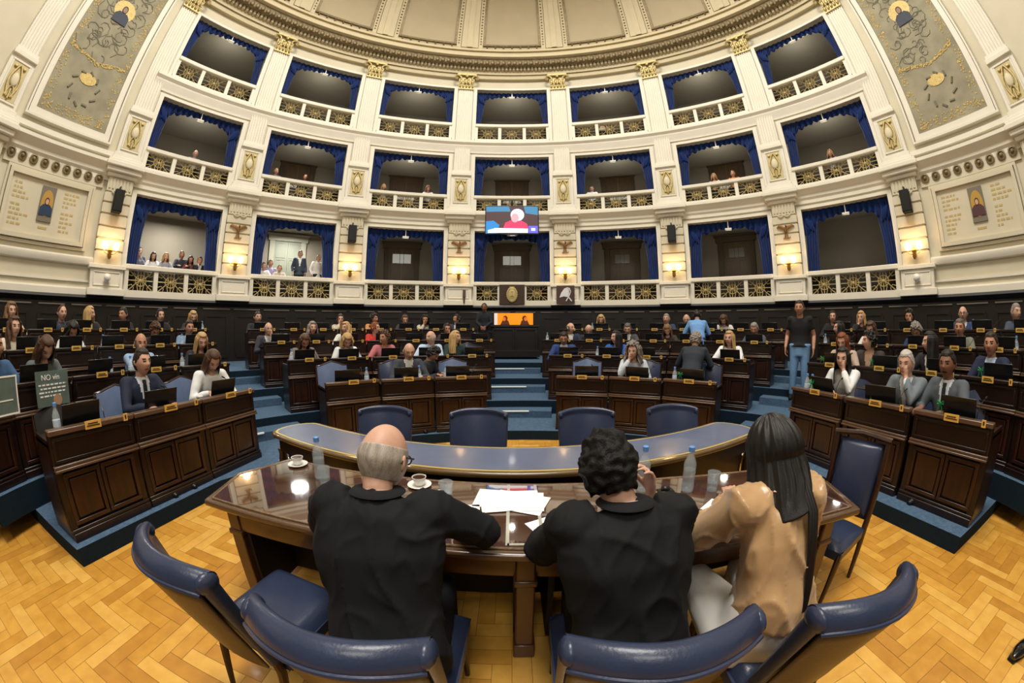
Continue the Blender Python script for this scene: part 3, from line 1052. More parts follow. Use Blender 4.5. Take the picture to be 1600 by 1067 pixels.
# ================================================================== DESKS
def desk_proto(w_, r):
    t = thing('desk', 'x', 'desk')
    h = w_/2-.008
    c = MB()
    c.box(-h, h, .015, .05, .10, .83)
    for s_ in (-1, 1):
        c.box(s_*(h-.012)-.012, s_*(h-.012)+.012, .03, .46, .0, .78)
        c.box(s_*(h-.035)-.03, s_*(h-.035)+.03, -.004, .03, .10, .55)
    c.box(-h, h, .44, .46, .60, .74)
    c.build('carcass', WOOD, t)
    bevel(MB().box(-h, h, -.03, .05, 0, .07).box(-h, h, -.02, .05, .07, .10).build('plinth', WOOD, t), .008)
    f = MB()
    f.panel(-h+.06, -.005, .005, .12, .53, .035, .018)
    f.panel(.005, h-.06, .005, .12, .53, .035, .018)
    f.box(-h+.11, -.05, -.002, .01, .17, .48)
    f.box(.05, h-.11, -.002, .01, .17, .48)
    bevel(f.build('front_panel', WOODR, t), .005)
    e = MB()
    e.box(-h, h, -.045, .03, .555, .575)
    e.box(-h, h, -.03, .03, .575, .60)
    bevel(e.build('moulding', WOODL, t), .006)
    u = MB()
    u.box(-h+.01, h-.01, .0, .02, .60, .82)
    u.panel(-h+.03, h-.03, .0, .615, .80, .022, .012)
    bevel(u.build('upper_panel', WOOD, t), .004)
    ledge = bevel(MB().box(-h, h, -.025, .075, .82, .86).build('ledge', WOODL if r == 0 else WOOD, t), .008)
    MB().box(-h, h, .05, .50, .725, .75).build('writing_top', WOOD, t)
    n = MB()
    n.box(-.075, .075, -.036, -.026, .818, .880, 0)
    n.box(-.06, .06, -.039, -.036, .838, .846, 1)
    n.box(-.05, .045, -.039, -.036, .855, .863, 1)
    n.build('name_plate', [YELLOW, INK], ledge)
    n = MB()
    n.box(h-.110, h-.070, -.036, -.026, .820, .880, 0)
    n.box(h-.097, h-.083, -.039, -.036, .838, .868, 1)
    n.build('seat_number_plate', [YELLOW, INK], ledge)
    return t

def armchair_proto(m=LEATH):
    """deputy's armchair, the sitter looking towards -y"""
    t = thing('armchair', 'x', 'chair')
    s = MB()
    s.grid(lambda u, v: (-.25+.5*u, -.24+.48*v, .44+.05*S(PI*u)**.5*S(PI*v)**.5), 8, 8)
    s.box(-.25, .25, -.24, .24, .36, .44)
    s.build('seat', m, t)
    def shape(u, v, y):
        x = -1+2*u
        top = .98+.07*max(0, 1-abs(x)*1.35)**.8
        return (x*.26, y+.10*v-.03*(1-x*x), .47+(top-.47)*v)
    b = MB()
    b.grid(lambda u, v: shape(u, v, .20-.03*S(PI*u)*S(PI*v)), 12, 8)
    b.grid(lambda u, v: shape(u, v, .27), 12, 8)
    k = 13*9
    rim = [i*9 for i in range(13)]+[12*9+j for j in range(1, 9)]+[i*9+8 for i in range(11, -1, -1)]+[j for j in range(7, 0, -1)]
    b.f += [(rim[i], rim[(i+1) % len(rim)], k+rim[(i+1) % len(rim)], k+rim[i]) for i in range(len(rim))]
    b.m += [0]*len(rim)
    b.build('backrest', m, t)
    fr = MB()
    pts = [shape(u, 1, .245) for u in [i/12 for i in range(13)]]
    fr.tube([(-.27, .24, .42), (-.275, .25, .6)]+[(x*1.03, y, z+.01) for x, y, z in pts]+[(.275, .25, .6), (.27, .24, .42)], .018, 6)
    fr.build('back_frame', WOODR, t)
    for s_ in (-1, 1):
        MB().tube([(s_*.27, .25, .68), (s_*.30, .0, .69), (s_*.29, -.2, .66), (s_*.28, -.2, .44)], [.022, .026, .026, .018], 6).build('armrest', WOODR, t)
    for sx in (-1, 1):
        for sy in (-1, 1):
            MB().tube([(sx*.22, sy*.20, .38), (sx*.24, sy*.23, 0)], [.024, .015], 6).build('leg', WOODR, t)
    return t

def laptop_proto():
    """back of the lid faces -y"""
    t = thing('laptop', 'x', 'laptop')
    bevel(MB().box(-.185, .185, 0, .23, 0, .018).build('base', BLACK, t), .004)
    m = MB()
    m.box(-.185, .185, 0, .012, 0, .25)
    o = bevel(m.build('screen_lid', SCREENB, t), .004)
    o.location = (0, .0, .015)
    o.rotation_euler = (math.radians(14), 0, 0)
    return t
def mic_proto():
    t = thing('microphone', 'x', 'microphone')
    bevel(MB().box(-.055, .055, -.045, .045, 0, .035).box(-.035, .035, -.02, .03, .035, .06).build('base', mat('console_grey', (70, 72, 76), .4), t), .006)
    MB().tube([(0, 0, .03), (0, .02, .15), (.01, .10, .22), (.02, .18, .25)], .004, 5).build('gooseneck', BLACK, t)
    MB().tube([(.02, .17, .247), (.023, .22, .26)], .009, 6).build('capsule', BLACKM, t)
    return t
def bottle_proto(s=1.0, lab=True):
    t = thing('water_bottle', 'x', 'bottle')
    MB().lathe([(.026*s, 0), (.032*s, .008*s), (.032*s, .05*s), (.029*s, .06*s), (.032*s, .07*s), (.032*s, .15*s), (.022*s, .178*s), (.013*s, .20*s), (.013*s, .215*s)], 16).build('body', GLASS, t)
    MB().lathe([(.024*s, .004*s), (.0295*s, .012*s), (.0295*s, .12*s)], 14).build('water', WATER, t)
    MB().lathe([(.0155*s, .212*s), (.0155*s, .235*s), (.012*s, .238*s)], 12).build('cap', BCAP, t)
    if lab:
        MB().lathe([(.0328*s, .078*s), (.0328*s, .125*s)], 16).build('label', BLABEL, t)
    return t
def tumbler_proto(s=1.0):
    t = thing('water_glass', 'x', 'glass')
    MB().lathe([(.026*s, 0), (.034*s, .10*s), (.0325*s, .10*s), (.0245*s, .010*s)], 18).build('tumbler', GLASS, t)
    MB().lathe([(.0242*s, .0105*s), (.0275*s, .045*s)], 16).build('water', WATER, t)
    return t

BLK = [('far left block', -1), ('centre left block', -1), ('centre right block', 1), ('far right block', 1)]
rown = ['front', 'second', 'third', 'back']
SEATS = {}
cen_n = [3, 5, 7, 8]
cen_span = [(9.5, 52.0), (7.0, 54.5), (5.4, 55.6), (9.0, 56.2)]
side_n = [3, 5, 7, 8]
side_start = [67.2, 66.2, 64.4, 63.2]
side_pitch = [14.0, 9.6, 7.0, 5.95]
LAP = Proto(laptop_proto())
MIC = Proto(mic_proto())
BOT = Proto(bottle_proto(1.0))
CH = {0: Proto(armchair_proto())}
TUM = None
deskrnd = random.Random(21)
BLUECH = Proto(armchair_proto(LEATHL))
occupied = {}
def seatname(r, b, n, N, s_):
    side = 'left' if True else ''
    return '%s desk from left, %s row, %s' % (ORD[n], rown[r], BLK[b][0])
for r in range(4):
    spans = []
    N = side_n[r]
    st, pt = side_start[r], side_pitch[r]
    spans.append((0, [-(st+pt*(i+.5)) for i in range(N)][::-1], pt))
    a0, a1 = cen_span[r]
    pc = (a1-a0)/cen_n[r]
    spans.append((1, [-(a0+pc*(i+.5)) for i in range(cen_n[r])][::-1], pc))
    spans.append((2, [a0+pc*(i+.5) for i in range(cen_n[r])], pc))
    spans.append((3, [st+pt*(i+.5) for i in range(N)], pt))
    protos = {}
    for b, angs, pitch in spans:
        wd = .835 if r == 0 and b in (0, 3) else 2*rmod(math.radians(angs[1]), RF[r])*math.tan(math.radians(pitch)/2)
        key = round(wd, 2)
        if key not in protos:
            protos[key] = Proto(desk_proto(wd, r))
        for i, dg in enumerate(angs):
            nm = seatname(r, b, i, len(angs), 0)
            p = rowpos(dg, RF[r], TZ[r])
            protos[key].put(p, ROT(dg, r), 'dark mahogany desk, '+nm, 'desks of the assembly')
            SEATS[(r, b, i)] = dg
            if (r, b, i) not in ((0, 0, 9),):
                lx = deskrnd.uniform(-.06, .06)
                q = rowpos(dg+math.degrees(lx/(RF[r]+.2)), RF[r]+.17, TZ[r]+.751)
                LAP.put(q, ROT(dg, r)+deskrnd.uniform(-.15, .15), 'open black laptop, '+nm, 'laptops on the desks')
            q = rowpos(dg+math.degrees(.19/(RF[r]+.2)), RF[r]+.14, TZ[r]+.751)
            MIC.put(q, ROT(dg, r)+deskrnd.uniform(-.5, .5), 'gooseneck microphone on a grey base, '+nm, 'desk microphones')
# bottles where the photograph shows them
bots = [(0, 0, 0, -.25), (1, 0, 2, .22), (1, 0, 3, -.28), (1, 0, 4, -.30), (2, 0, 4, -.2), (2, 0, 6, -.25), (3, 0, 7, .25), (0, 1, 0, .27), (0, 1, 1, .22), (0, 1, 2, -.22), (1, 1, 0, -.25), (2, 1, 6, -.1), (3, 1, 7, -.2), (0, 2, 2, -.28), (3, 2, 1, -.2), (2, 2, 0, -.25), (2, 2, 2, -.2), (0, 3, 0, -.30), (0, 3, 0, -.22), (1, 2, 3, .22), (3, 3, 4, -.2), (2, 3, 4, .2), (2, 3, 0, -.25), (1, 2, 1, -.2)]
seen = {}
for r, b, i, x in bots:
    dg = SEATS[(r, b, i)]
    q = rowpos(dg+math.degrees(x/(RF[r]+.2)), RF[r]+.20, TZ[r]+.751)
    lab = 'clear blue capped water bottle, '+seatname(r, b, i, 0, 0)
    if (r, b, i) in seen:
        lab = 'second clear water bottle, '+seatname(r, b, i, 0, 0)
    seen[(r, b, i)] = 1
    BOT.put(q, 0, lab, 'water bottles on the desks', (1.1, 1.1, 1.15))
# paper cup, sheets, small cups
t = thing('paper_cup', 'brown paper coffee cup with white lid on the far left front row desk', 'cup', rowpos(SEATS[(0, 0, 2)]-4.9, 3.48, TZ[0]+.751))
MB().lathe([(.026, 0), (.036, .10)], 16).build('cup', mat('kraft_cup', (150, 84, 62), .6), t)
MB().lathe([(.039, .10), (.039, .112), (.034, .118)], 16).build('lid', WHITEP, t)
MB().lathe([(.0345, .03), (.0405, .07)], 16).build('sleeve', mat('cup_sleeve', (120, 62, 44), .7), t)
sr = random.Random(8)
k = 0
for (r, b, i) in [(1, 0, 2), (1, 0, 4), (2, 0, 4), (2, 1, 3), (3, 1, 2), (1, 2, 3), (1, 3, 1), (3, 2, 5), (2, 2, 4), (0, 3, 1), (3, 0, 6), (3, 3, 1), (1, 1, 4), (2, 0, 2)]:
    dg = SEATS[(r, b, i)]
    q = rowpos(dg+math.degrees(-.22/(RF[r]+.3)), RF[r]+.30, TZ[r]+.7515)
    m = MB()
    for j in range(4):
        Mx = Matrix.Rotation(sr.uniform(-.2, .2), 4, 'Z')
        m.box(-.10, .10, -.14, .14, j*.0015, j*.0015+.001, M=Mx)
    o = m.build('paper_pile', WHITE, smooth=None)
    o.location = q
    o.rotation_euler = (0, 0, sr.uniform(-1, 1)+ROT(dg, r))
    tag(o, 'small pile of white papers, '+seatname(r, b, i, 0, 0), 'paper', 'papers on the desks')
cup = thing('coffee_cup', 'x', 'cup')
MB().lathe([(.02, 0), (.034, .035), (.036, .06), (.033, .06), (.03, .02)], 14).build('cup_body', WHITEP, cup)
MB().lathe([(.03, -.004), (.065, .006), (.064, .009), (.03, .0)], 18).build('saucer', WHITEP, cup)
P = Proto(cup)
for (r, b, i) in [(3, 0, 4), (3, 0, 2), (2, 1, 1), (3, 1, 0), (3, 1, 4), (1, 1, 3), (2, 2, 5), (3, 2, 3), (1, 3, 3), (2, 3, 1), (3, 3, 5), (1, 2, 2), (3, 0, 5), (2, 0, 5)]:
    dg = SEATS[(r, b, i)]
    P.put(rowpos(dg+math.degrees(-.12/(RF[r]+.1)), RF[r]+.12, TZ[r]+.756), sr.uniform(0, 6), 'white cup and saucer, '+seatname(r, b, i, 0, 0), 'cups on the desks')

# placards leaning on the desks at the far left
def text_obj(name, s, size, loc, rot, m, parent, depth=.0015, align='CENTER'):
    cu = bpy.data.curves.new(name, 'FONT')
    cu.body = s
    cu.size = size
    cu.extrude = depth
    cu.align_x = align
    cu.materials.append(m)
    o = bpy.data.objects.new(name, cu)
    COL.objects.link(o)
    dg = bpy.context.evaluated_depsgraph_get()
    me = bpy.data.meshes.new_from_object(o.evaluated_get(dg))
    bpy.data.objects.remove(o)
    o = bpy.data.objects.new(name, me)
    COL.objects.link(o)
    o.location = loc
    o.rotation_euler = rot
    o.parent = parent
    return o
PLG = mat('placard_grey', (92, 108, 102), .8, var=.15, scale=8)
for (dg, nm, w_, txt) in ((-98.9, 'grey green placard with white writing behind the empty dark armchair', .40, True), (-107.0, 'dark grey placard with white border cut by the left edge of the picture', .42, False)):
    t = thing('placard', nm, 'sign', rowpos(dg, 4.40, 1.02), -math.radians(dg))
    MB().box(-w_/2, w_/2, -.012, 0, -.0, .33).build('board', PLG, t)
    if txt:
        text_obj('headline', 'NO vin', .075, (-.02, -.014, .245), (PI/2, 0, 0), WHITE, t)
        m = MB()
        for j, (x0, x1) in enumerate([(-.17, .17), (-.15, .16), (-.17, .15), (-.16, .10)]):
            x = x0
            while x < x1:
                l_ = sr.uniform(.02, .06)
                m.box(x, min(x+l_, x1), -.0145, -.012, .195-.035*j, .209-.035*j)
                x += l_+.014
        m.build('small_writing', WHITE, t, smooth=None)
        MB().lathe([(.055, 0), (.055, .003)], 20, (0, 0, 0), 0, Matrix.Translation((.05, -.012, .05)) @ Matrix.Rotation(PI/2, 4, 'X')).build('round_emblem', mat('emblem_tan', (176, 140, 110), .7), t)
    else:
        MB().panel(-w_/2, w_/2, -.012, 0, .33, .014, .003).build('white_border', WHITE, t)
        MB().box(-.15, .15, -.0145, -.012, .12, .13).build('small_writing', WHITE, t)

# ================================================================== ROSTRUM AT THE BACK
t = thing('rostrum_cabinet', 'tall dark wooden cabinet closing the central aisle under the orange screen', 'cabinet', (.08, 10.35, 1.05))
c = MB()
c.box(-.72, .72, 0, .5, 0, .82)
c.panel(-.70, -.01, 0, .04, .78, .06, .02)
c.panel(.01, .70, 0, .04, .78, .06, .02)
c.box(-.76, .76, -.04, .5, .82, .87)
bevel(c.build('body', DADO, t), .008)
c = MB()
c.box(-.72, .72, -.6, 0, -.05, .12)
c.build('step', DADO, t)
t = thing('orange_screen', 'wide screen glowing orange with two dark haired figures, standing on the rostrum cabinet', 'screen', (.05, 10.45, 1.925))
MB().box(-.62, .62, 0, .06, 0, .40).build('screen_case', BLACK, t)
OR = mat('screen_orange', (244, 140, 20), .5, emit=(246, 142, 16), es=.75)
m = MB()
m.plate([(-.60, .02), (.60, .02), (.60, .38), (-.60, .38)], -.004, 0, 0)
m.plate([(-.60, .02), (-.50, .02), (-.50, .38), (-.60, .38)], -.008, -.004, 3)
for cx, flip in ((-.26, 1), (.34, -1)):
    m.plate([(cx-.15*flip, .02), (cx+.14*flip, .02), (cx+.10*flip, .14), (cx+.02*flip, .19), (cx-.08*flip, .16)], -.008, -.004, 1)
    m.plate([(cx+.075*Cc(q*PI/7), .22+.085*S(q*PI/7)) for q in range(14)], -.010, -.004, 1)
    m.plate([(cx-.03*flip+.05*Cc(q*PI/7), .20+.065*S(q*PI/7)) for q in range(14)], -.013, -.004, 2)
m.build('picture', [OR, mat('screen_dark_figure', (84, 40, 22), .5, emit=(84, 40, 22), es=.5), mat('screen_face', (220, 110, 40), .5, emit=(220, 110, 40), es=.6), mat('screen_pale', (226, 214, 210), .5, emit=(226, 214, 210), es=.6)], t)

# ================================================================== CURVED STENOGRAPHERS' TABLE
TCX, TCY, RO, RI = .04, 7.30, 5.28, 4.74
AH = .425
def curved_outline(ro, ri, ah, n=24, rr=.10):
    pts = []
    for i in range(n+1):
        a = -ah+2*ah*i/n
        pts.append((TCX+ro*S(a), TCY-ro*Cc(a)))
    rm = (ro+ri)/2
    hr = (ro-ri)/2
    cx, cy = TCX+rm*S(ah), TCY-rm*Cc(ah)
    for q in range(1, 8):
        b0 = PI*q/8
        d = Vector((S(ah), -Cc(ah)))
        tt = Vector((Cc(ah), S(ah)))
        pts.append(tuple(Vector((cx, cy))+d*hr*Cc(b0)+tt*(hr*.62)*S(b0)))
    for i in range(n+1):
        a = ah-2*ah*i/n
        pts.append((TCX+ri*S(a), TCY-ri*Cc(a)))
    cx, cy = TCX-rm*S(ah), TCY-rm*Cc(ah)
    for q in range(1, 8):
        b0 = PI*q/8
        d = Vector((-S(ah), -Cc(ah)))
        tt = Vector((-Cc(ah), S(ah)))
        pts.append(tuple(Vector((cx, cy))-d*hr*Cc(b0)+tt*(hr*.62)*S(b0)))
    return pts
t = thing('curved_table', 'long curved table with blue leather inlay and gold border in the middle of the chamber', 'table', (0, 0, 0))
bevel(MB().prism(curved_outline(RO, RI, AH), .735, .775).build('table_top', mat('table_edge_wood', (96, 74, 44), .25, coat=.5), t), .015, 3)
MB().prism(curved_outline(RO-.035, RI+.035, AH-.002), .775, .777).build('gold_border', mat('gold_tooling', (204, 182, 112), .4, .3), t)
MB().prism(curved_outline(RO-.055, RI+.055, AH-.004), .777, .779).build('leather_inlay', mat('blue_grey_leather', (92, 102, 128), .32, var=.08, scale=6, coat=.15), t)
m = MB()
m.sweep([(RO-.06, .60), (RO-.10, .60), (RO-.10, .735), (RO-.06, .735)], PI-AH, PI+AH, 30, Vector((TCX, TCY, 0)))
m.sweep([(RI+.10, .60), (RI+.06, .60), (RI+.06, .735), (RI+.10, .735)], PI-AH, PI+AH, 30, Vector((TCX, TCY, 0)))
m.build('apron', WOOD, t)
m = MB()
m.sweep([(RO-.14, .0), (RO-.17, .0), (RO-.17, .60), (RO-.14, .60)], PI-AH, PI+AH, 30, Vector((TCX, TCY, 0)))
m.build('modesty_panel', WOOD, t)
for a in (-.44, -.22, 0, .22, .44):
    for rr in (RO-.12, RI+.12):
        MB().lathe([(.035, 0), (.045, .05), (.03, .12), (.05, .45), (.035, .55), (.05, .60)], 10, (TCX+rr*S(a), TCY-rr*Cc(a), 0)).build('leg', WOOD, t)

# ================================================================== THE PRESIDENCY TABLE
TT = .76
poly = [(-1.70, 1.25), (-.8, 1.235), (.1, 1.19), (1.0, 1.13), (1.83, 1.04), (1.97, 1.42), (1.80, 1.80), (1.0, 1.90), (0, 1.93), (-1.0, 1.99), (-1.62, 2.06), (-1.80, 1.66)]
t = thing('presidency_table', 'large dark polished table with glass top where the three people in front sit', 'table')
def shrink(p, d):
    cx, cy = .08, 1.55
    return [(x+(cx-x)*d/max(.5, abs(cx-x)), y+(cy-y)*d/max(.35, abs(cy-y))) for x, y in p]
TOPM = mat('polished_tabletop', (92, 60, 44), .06, rgb2=(58, 38, 30), scale=2.5, stretch=(1, 4, 1), coat=1.0, spec=.9)
TOPM.node_tree.nodes['Principled BSDF'].inputs['Coat IOR'].default_value = 2.3
TOPM.node_tree.nodes['Principled BSDF'].inputs['Coat Roughness'].default_value = .02
bevel(MB().prism(poly, TT-.045, TT-.006).build('table_top', mat('table_rim_wood', (84, 60, 40), .25, coat=.5), t), .012, 2)
MB().prism(shrink(poly, .05), TT-.006, TT).build('glass_sheet', TOPM, t, smooth=None)
m = MB()
pp = shrink(poly, .045)
m.tube([(x, y, TT-.002) for x, y in pp], .006, 6, closed=True)
m.build('carved_border', mat('carved_rim', (120, 98, 74), .35, var=.4, scale=60), t)
m = MB()
for x in (-.02, .135):
    m.box(x-.008, x+.008, 1.26, 1.88, TT, TT+.003)
m.box(-.02, .135, 1.26, 1.275, TT, TT+.003)
m.build('glass_joint', mat('glass_edge', (170, 168, 156), .15, coat=.6), t)
# apron with drawers
m = MB()
ap = shrink(poly, .10)
n = len(ap)
for i in range(n):
    (x0, y0), (x1, y1) = ap[i], ap[(i+1) % n]
    d = Vector((x1-x0, y1-y0, 0))
    L_ = d.length
    Mx = Matrix.Translation((x0, y0, 0)) @ Matrix.Rotation(math.atan2(d.y, d.x), 4, 'Z')
    m.box(0, L_, 0, .03, TT-.20, TT-.045, M=Mx)
m.build('apron', mat('honey_mahogany', (110, 74, 36), .35, rgb2=(76, 48, 24), scale=4, stretch=(1, 4, 4), coat=.3), t)
HON = mat('honey_mahogany', (110, 74, 36), .35)
def table_leg(x, y, h=.0):
    m = MB()
    m.box(x-.045, x+.045, y-.045, y+.045, .10, TT-.045)
    m.box(x-.055, x+.055, y-.055, y+.055, TT-.235, TT-.20)
    m.box(x-.055, x+.055, y-.055, y+.055, 0, .10)
    bevel(m.build('leg', mat('leg_mahogany', (82, 52, 30), .35, coat=.3), t), .008)
for x, y in ((-1.56, 1.37), (.06, 1.30), (1.68, 1.17), (-1.56, 1.90), (1.62, 1.68)):
    table_leg(x, y)
m = MB()
m.box(-1.50, 1.56, 1.72, 1.75, .06, TT-.17)
for x in (-1.50, .02, .19, 1.52):
    m.box(x-.015, x+.015, 1.36, 1.73, .06, TT-.17)
m.build('modesty_panel', mat('dark_panel', (24, 17, 14), .6), t)

# things on it
def at_t(x, y):
    return (x, y, TT+.0005)
def cup_saucer():
    t = thing('espresso_cup', 'x', 'cup')
    MB().lathe([(.032, 0), (.070, .010), (.072, .013), (.030, .004)], 28).build('saucer', WHITEP, t)
    MB().lathe([(.022, .006), (.028, .012), (.040, .045), (.043, .060), (.040, .060), (.036, .04)], 28).build('cup_body', WHITEP, t)
    MB().lathe([(.0395, .054), (.0395, .055)], 24).build('coffee', COFFEE, t)
    MB().tube([(.040, 0, .050), (.062, 0, .046), (.060, 0, .026), (.034, 0, .022)], .0045, 6).build('handle', WHITEP, t)
    return t
P = Proto(cup_saucer())
P.put(at_t(-1.47, 2.0-.06), 2.4, 'white espresso cup and saucer at the left end of the presidency table', 'espresso cups')
P.put(at_t(-.545, 1.83), 1.2, 'white espresso cup and saucer to the right of the bald man', 'espresso cups')
P = Proto(bottle_proto(1.15, False))
P.put(at_t(-1.19, 1.79), 0, 'tall clear water bottle with blue cap at the left of the presidency table', 'bottles on the presidency table')
P.put(at_t(.745, 1.73), 0, 'water bottle with blue cap right beside the head of the dark haired man', 'bottles on the presidency table')
P.put(at_t(1.0, 1.655), 0, 'water bottle with blue cap between the dark haired man and the woman', 'bottles on the presidency table')
P = Proto(tumbler_proto(1.15))
P.put(at_t(-1.11, 1.71), 0, 'water glass beside the bottle at the left of the table', 'glasses on the presidency table')
P.put(at_t(-.35, 1.66), 0, 'water glass left of the spread white papers', 'glasses on the presidency table')
P.put(at_t(1.15, 1.62), 0, 'water glass left of the long haired woman', 'glasses on the presidency table')
def sheet(x, y, rz, k, label, w_=.21, l_=.297):
    o = MB().box(-w_/2, w_/2, -l_/2, l_/2, 0, .0012).build('sheet_of_paper', WHITE, smooth=None)
    o.location = (x, y, TT+.001+.0014*k)
    o.rotation_euler = (0, 0, rz)
    tag(o, label, 'paper', 'sheets on the presidency table')
for k_, (x, y, rz, nm) in enumerate([(-.05, 1.70, 1.45, 'lowest sheet of the spread papers in the middle, turned slightly'), (.0, 1.69, 1.62, 'second sheet of the spread middle papers, lying nearly straight'), (.035, 1.66, 1.20, 'third sheet of the spread middle papers, tilted right'), (-.02, 1.665, 1.75, 'fourth sheet of the spread middle papers, tilted left'), (.02, 1.665, 1.5, 'top sheet of the spread white papers in the middle')]):
    sheet(x, y, rz, k_, nm)
sheet(-.245, 1.50, .12, 0, 'white sheet by the right hand of the bald man', .18, .24)
sheet(.15, 1.40, .5, 0, 'white corner of paper left of the dark haired man', .12, .16)
sheet(1.08, 1.38, .6, 4, 'white note in front of the long haired woman', .15, .21)
sheet(-.42, 1.74, .4, 0, 'small white card beside the espresso cup', .06, .09)
t = thing('black_case', 'small black case on the table right of the dark haired man', 'case', at_t(.83, 1.60))
bevel(MB().box(-.05, .05, -.03, .03, 0, .055).build('body', BLACK, t), .012)
MB().ball((0, -.0, .06), (.028, .022, .02), 10, 6).build('knob', BLACK, t)

# ================================================================== CHAIRS OF THE MIDDLE
def guest_chair(back_m=LEATHB, hgt=1.0, wd=.52):
    """sitter looks towards +y, back at -y"""
    t = thing('upholstered_chair', 'x', 'chair')
    h = wd/2
    s = MB()
    def seat(u, v):
        x, y = -1+2*u, -1+2*v
        k = (1-abs(x)**5)*(1-abs(y)**5)
        return (x*(h-.01-.02*(1-v)), y*.235+.25, .41+.075*max(0, k)**.35)
    s.grid(seat, 16, 16)
    s.box(-h+.015, h-.015, .02, .48, .36, .415)
    s.build('seat', LEATH, t, smooth=70)
    def bk(u, v, side):
        x = -1+2*u
        z = .46+(hgt-.46)*v
        y = -.02-.10*v-.03*v*v - .085*(1-x*x)*(.35+.65*v)
        th = .05+.02*v
        xx = x*(h-.02+.02*v)
        z2 = z-.03*(abs(x)**3)*v
        return (xx, y+(th/2 if side else -th/2), z2)
    b = MB()
    nu, nv = 20, 10
    # front skin, rounded roll over the top, then the rear edge
    def skin(u, v):
        x = -1+2*u
        if v < .62:
            return bk(u, v/.62*.97, 1)
        q = (v-.62)/.38
        f = Vector(bk(u, .97, 1))
        r = Vector(bk(u, .93, 0))
        c = (f+r)/2
        rad = (f-r).length/2+.012
        ang = PI*q
        dirn = (f-r).normalized()
        return c+dirn*(rad*Cc(ang))+Vector((0, 0, 1))*(rad*1.05*S(ang))
    b.grid(skin, nu, 26)
    for s_ in (0, 1):
        base = len(b.v)
        def sd(u, v, s_=s_):
            f = Vector(bk(s_, v*.97, 1)); r = Vector(bk(s_, v*.97, 0))
            c = (f+r)/2
            ang = PI*u
            rr = (f-r).length/2
            return c+(f-r).normalized()*rr*Cc(ang)+Vector(((1 if s_ else -1), 0, 0))*rr*.55*S(ang)
        b.grid(sd, 6, 12)
        top = Vector(bk(s_, .955, 1)).lerp(Vector(bk(s_, .955, 0)), .5)
        b.ball(top+Vector((-.008 if s_ else .008, 0, 0.008)), (.030, .046, .040), 12, 8)
    b.build('backrest', LEATH, t, smooth=70)
    p = MB()
    p.grid(lambda u, v: Vector(bk(.01+.98*u, v*.93, 0))+Vector((0, -.004, 0)), nu, 10)
    o = p.build('back_panel', back_m, t, smooth=70)
    so = o.modifiers.new('thick', 'SOLIDIFY')
    so.thickness = .01
    m = MB()
    for x in [bk(i/20, .93, 0) for i in range(21)]:
        pass
    m.tube([Vector(bk(i/20, .935, 0))+Vector((0, -.012, -.004)) for i in range(21)], .007, 6)
    m.build('piping', LEATH, t)
    for sx in (-1, 1):
        MB().tube([(sx*(h-.05), .44, .38), (sx*(h-.05), .45, .0)], [(.024, .024), (.014, .014)], 8).build('leg', WOODR, t)
        MB().tube([(sx*(h-.05), -.015, .52), (sx*(h-.05), .0, .36), (sx*(h-.045), -.09, 0)], [(.018, .018), (.024, .024), (.014, .014)], 8).build('leg', WOODR, t)
    MB().panel(-h+.03, h-.03, .05, .33, .37, .01, .01).box(-h+.03, h-.03, .04, .46, .34, .365).build('seat_rail', WOODR, t)
    return t
P = Proto(guest_chair(wd=.55, hgt=1.0))
P.put((-1.09, .75, 0), -.18, 'empty blue leather chair at the left end of the presidency table', 'chairs around the presidency table', (.88, 1, .98))
P.put((-.43, .68, 0), -.02, 'blue leather chair with brown back, behind the bald man', 'chairs around the presidency table', (.91, 1, .985))
P.put((.375, .68, 0), -.05, 'blue leather chair with brown back, behind the dark haired man', 'chairs around the presidency table', (.90, 1, .985))
P.put((.995, .575, 0), -.08, 'blue leather chair with brown back, under the long haired woman', 'chairs around the presidency table', (.80, 1, .98))
for x, nm, rz in ((-1.18, 'first from left', .12), (-.30, 'second from left', .02), (.68, 'third from left', -.03), (1.53, 'fourth from left', -.14)):
    P.put((x, 2.86, 0), PI+rz, 'empty navy leather chair beyond the curved table, '+nm, 'chairs beyond the curved table', (.92, 1, .955))
# high framed chair at the right end of the table
t = thing('framed_chair', 'empty wood framed chair with navy leather back at the right end of the table', 'chair', (2.22, 1.40, 0), math.radians(106))
t.scale = (.92, 1, .95)
bk = [(-.21, -.02, 0), (.21, -.02, 0)]
for sx in (-1, 1):
    MB().tube([(sx*.20, -.05, 0), (sx*.20, 0, .45), (sx*.205, -.05, .8), (sx*.21, -.10, 1.06)], [.016, .024, .022, .018], 8).build('back_post', WOODR, t)
    MB().tube([(sx*.19, .40, .42), (sx*.19, .42, 0)], [.024, .014], 8).build('leg', WOODR, t)
MB().tube([(-.235, -.10, 1.05), (0, -.115, 1.07), (.235, -.10, 1.05)], [(.03, .022)]*3, 8).build('top_rail', WOODR, t)
m = MB()
m.grid(lambda u, v: (-.185+.37*u, .015-.10*v+.05*(S(PI*u)*S(PI*v))**.4-.02, .50+.52*v), 12, 12)
o = m.build('back_cushion', LEATH, t, smooth=70)
so = o.modifiers.new('thick', 'SOLIDIFY'); so.thickness = .03
m = MB()
m.grid(lambda u, v: (-.21+.42*u, .0+.42*v, .44+.05*(S(PI*u)*S(PI*v))**.35), 12, 12)
m.box(-.21, .21, 0, .42, .38, .44)
m.build('seat', LEATH, t, smooth=70)
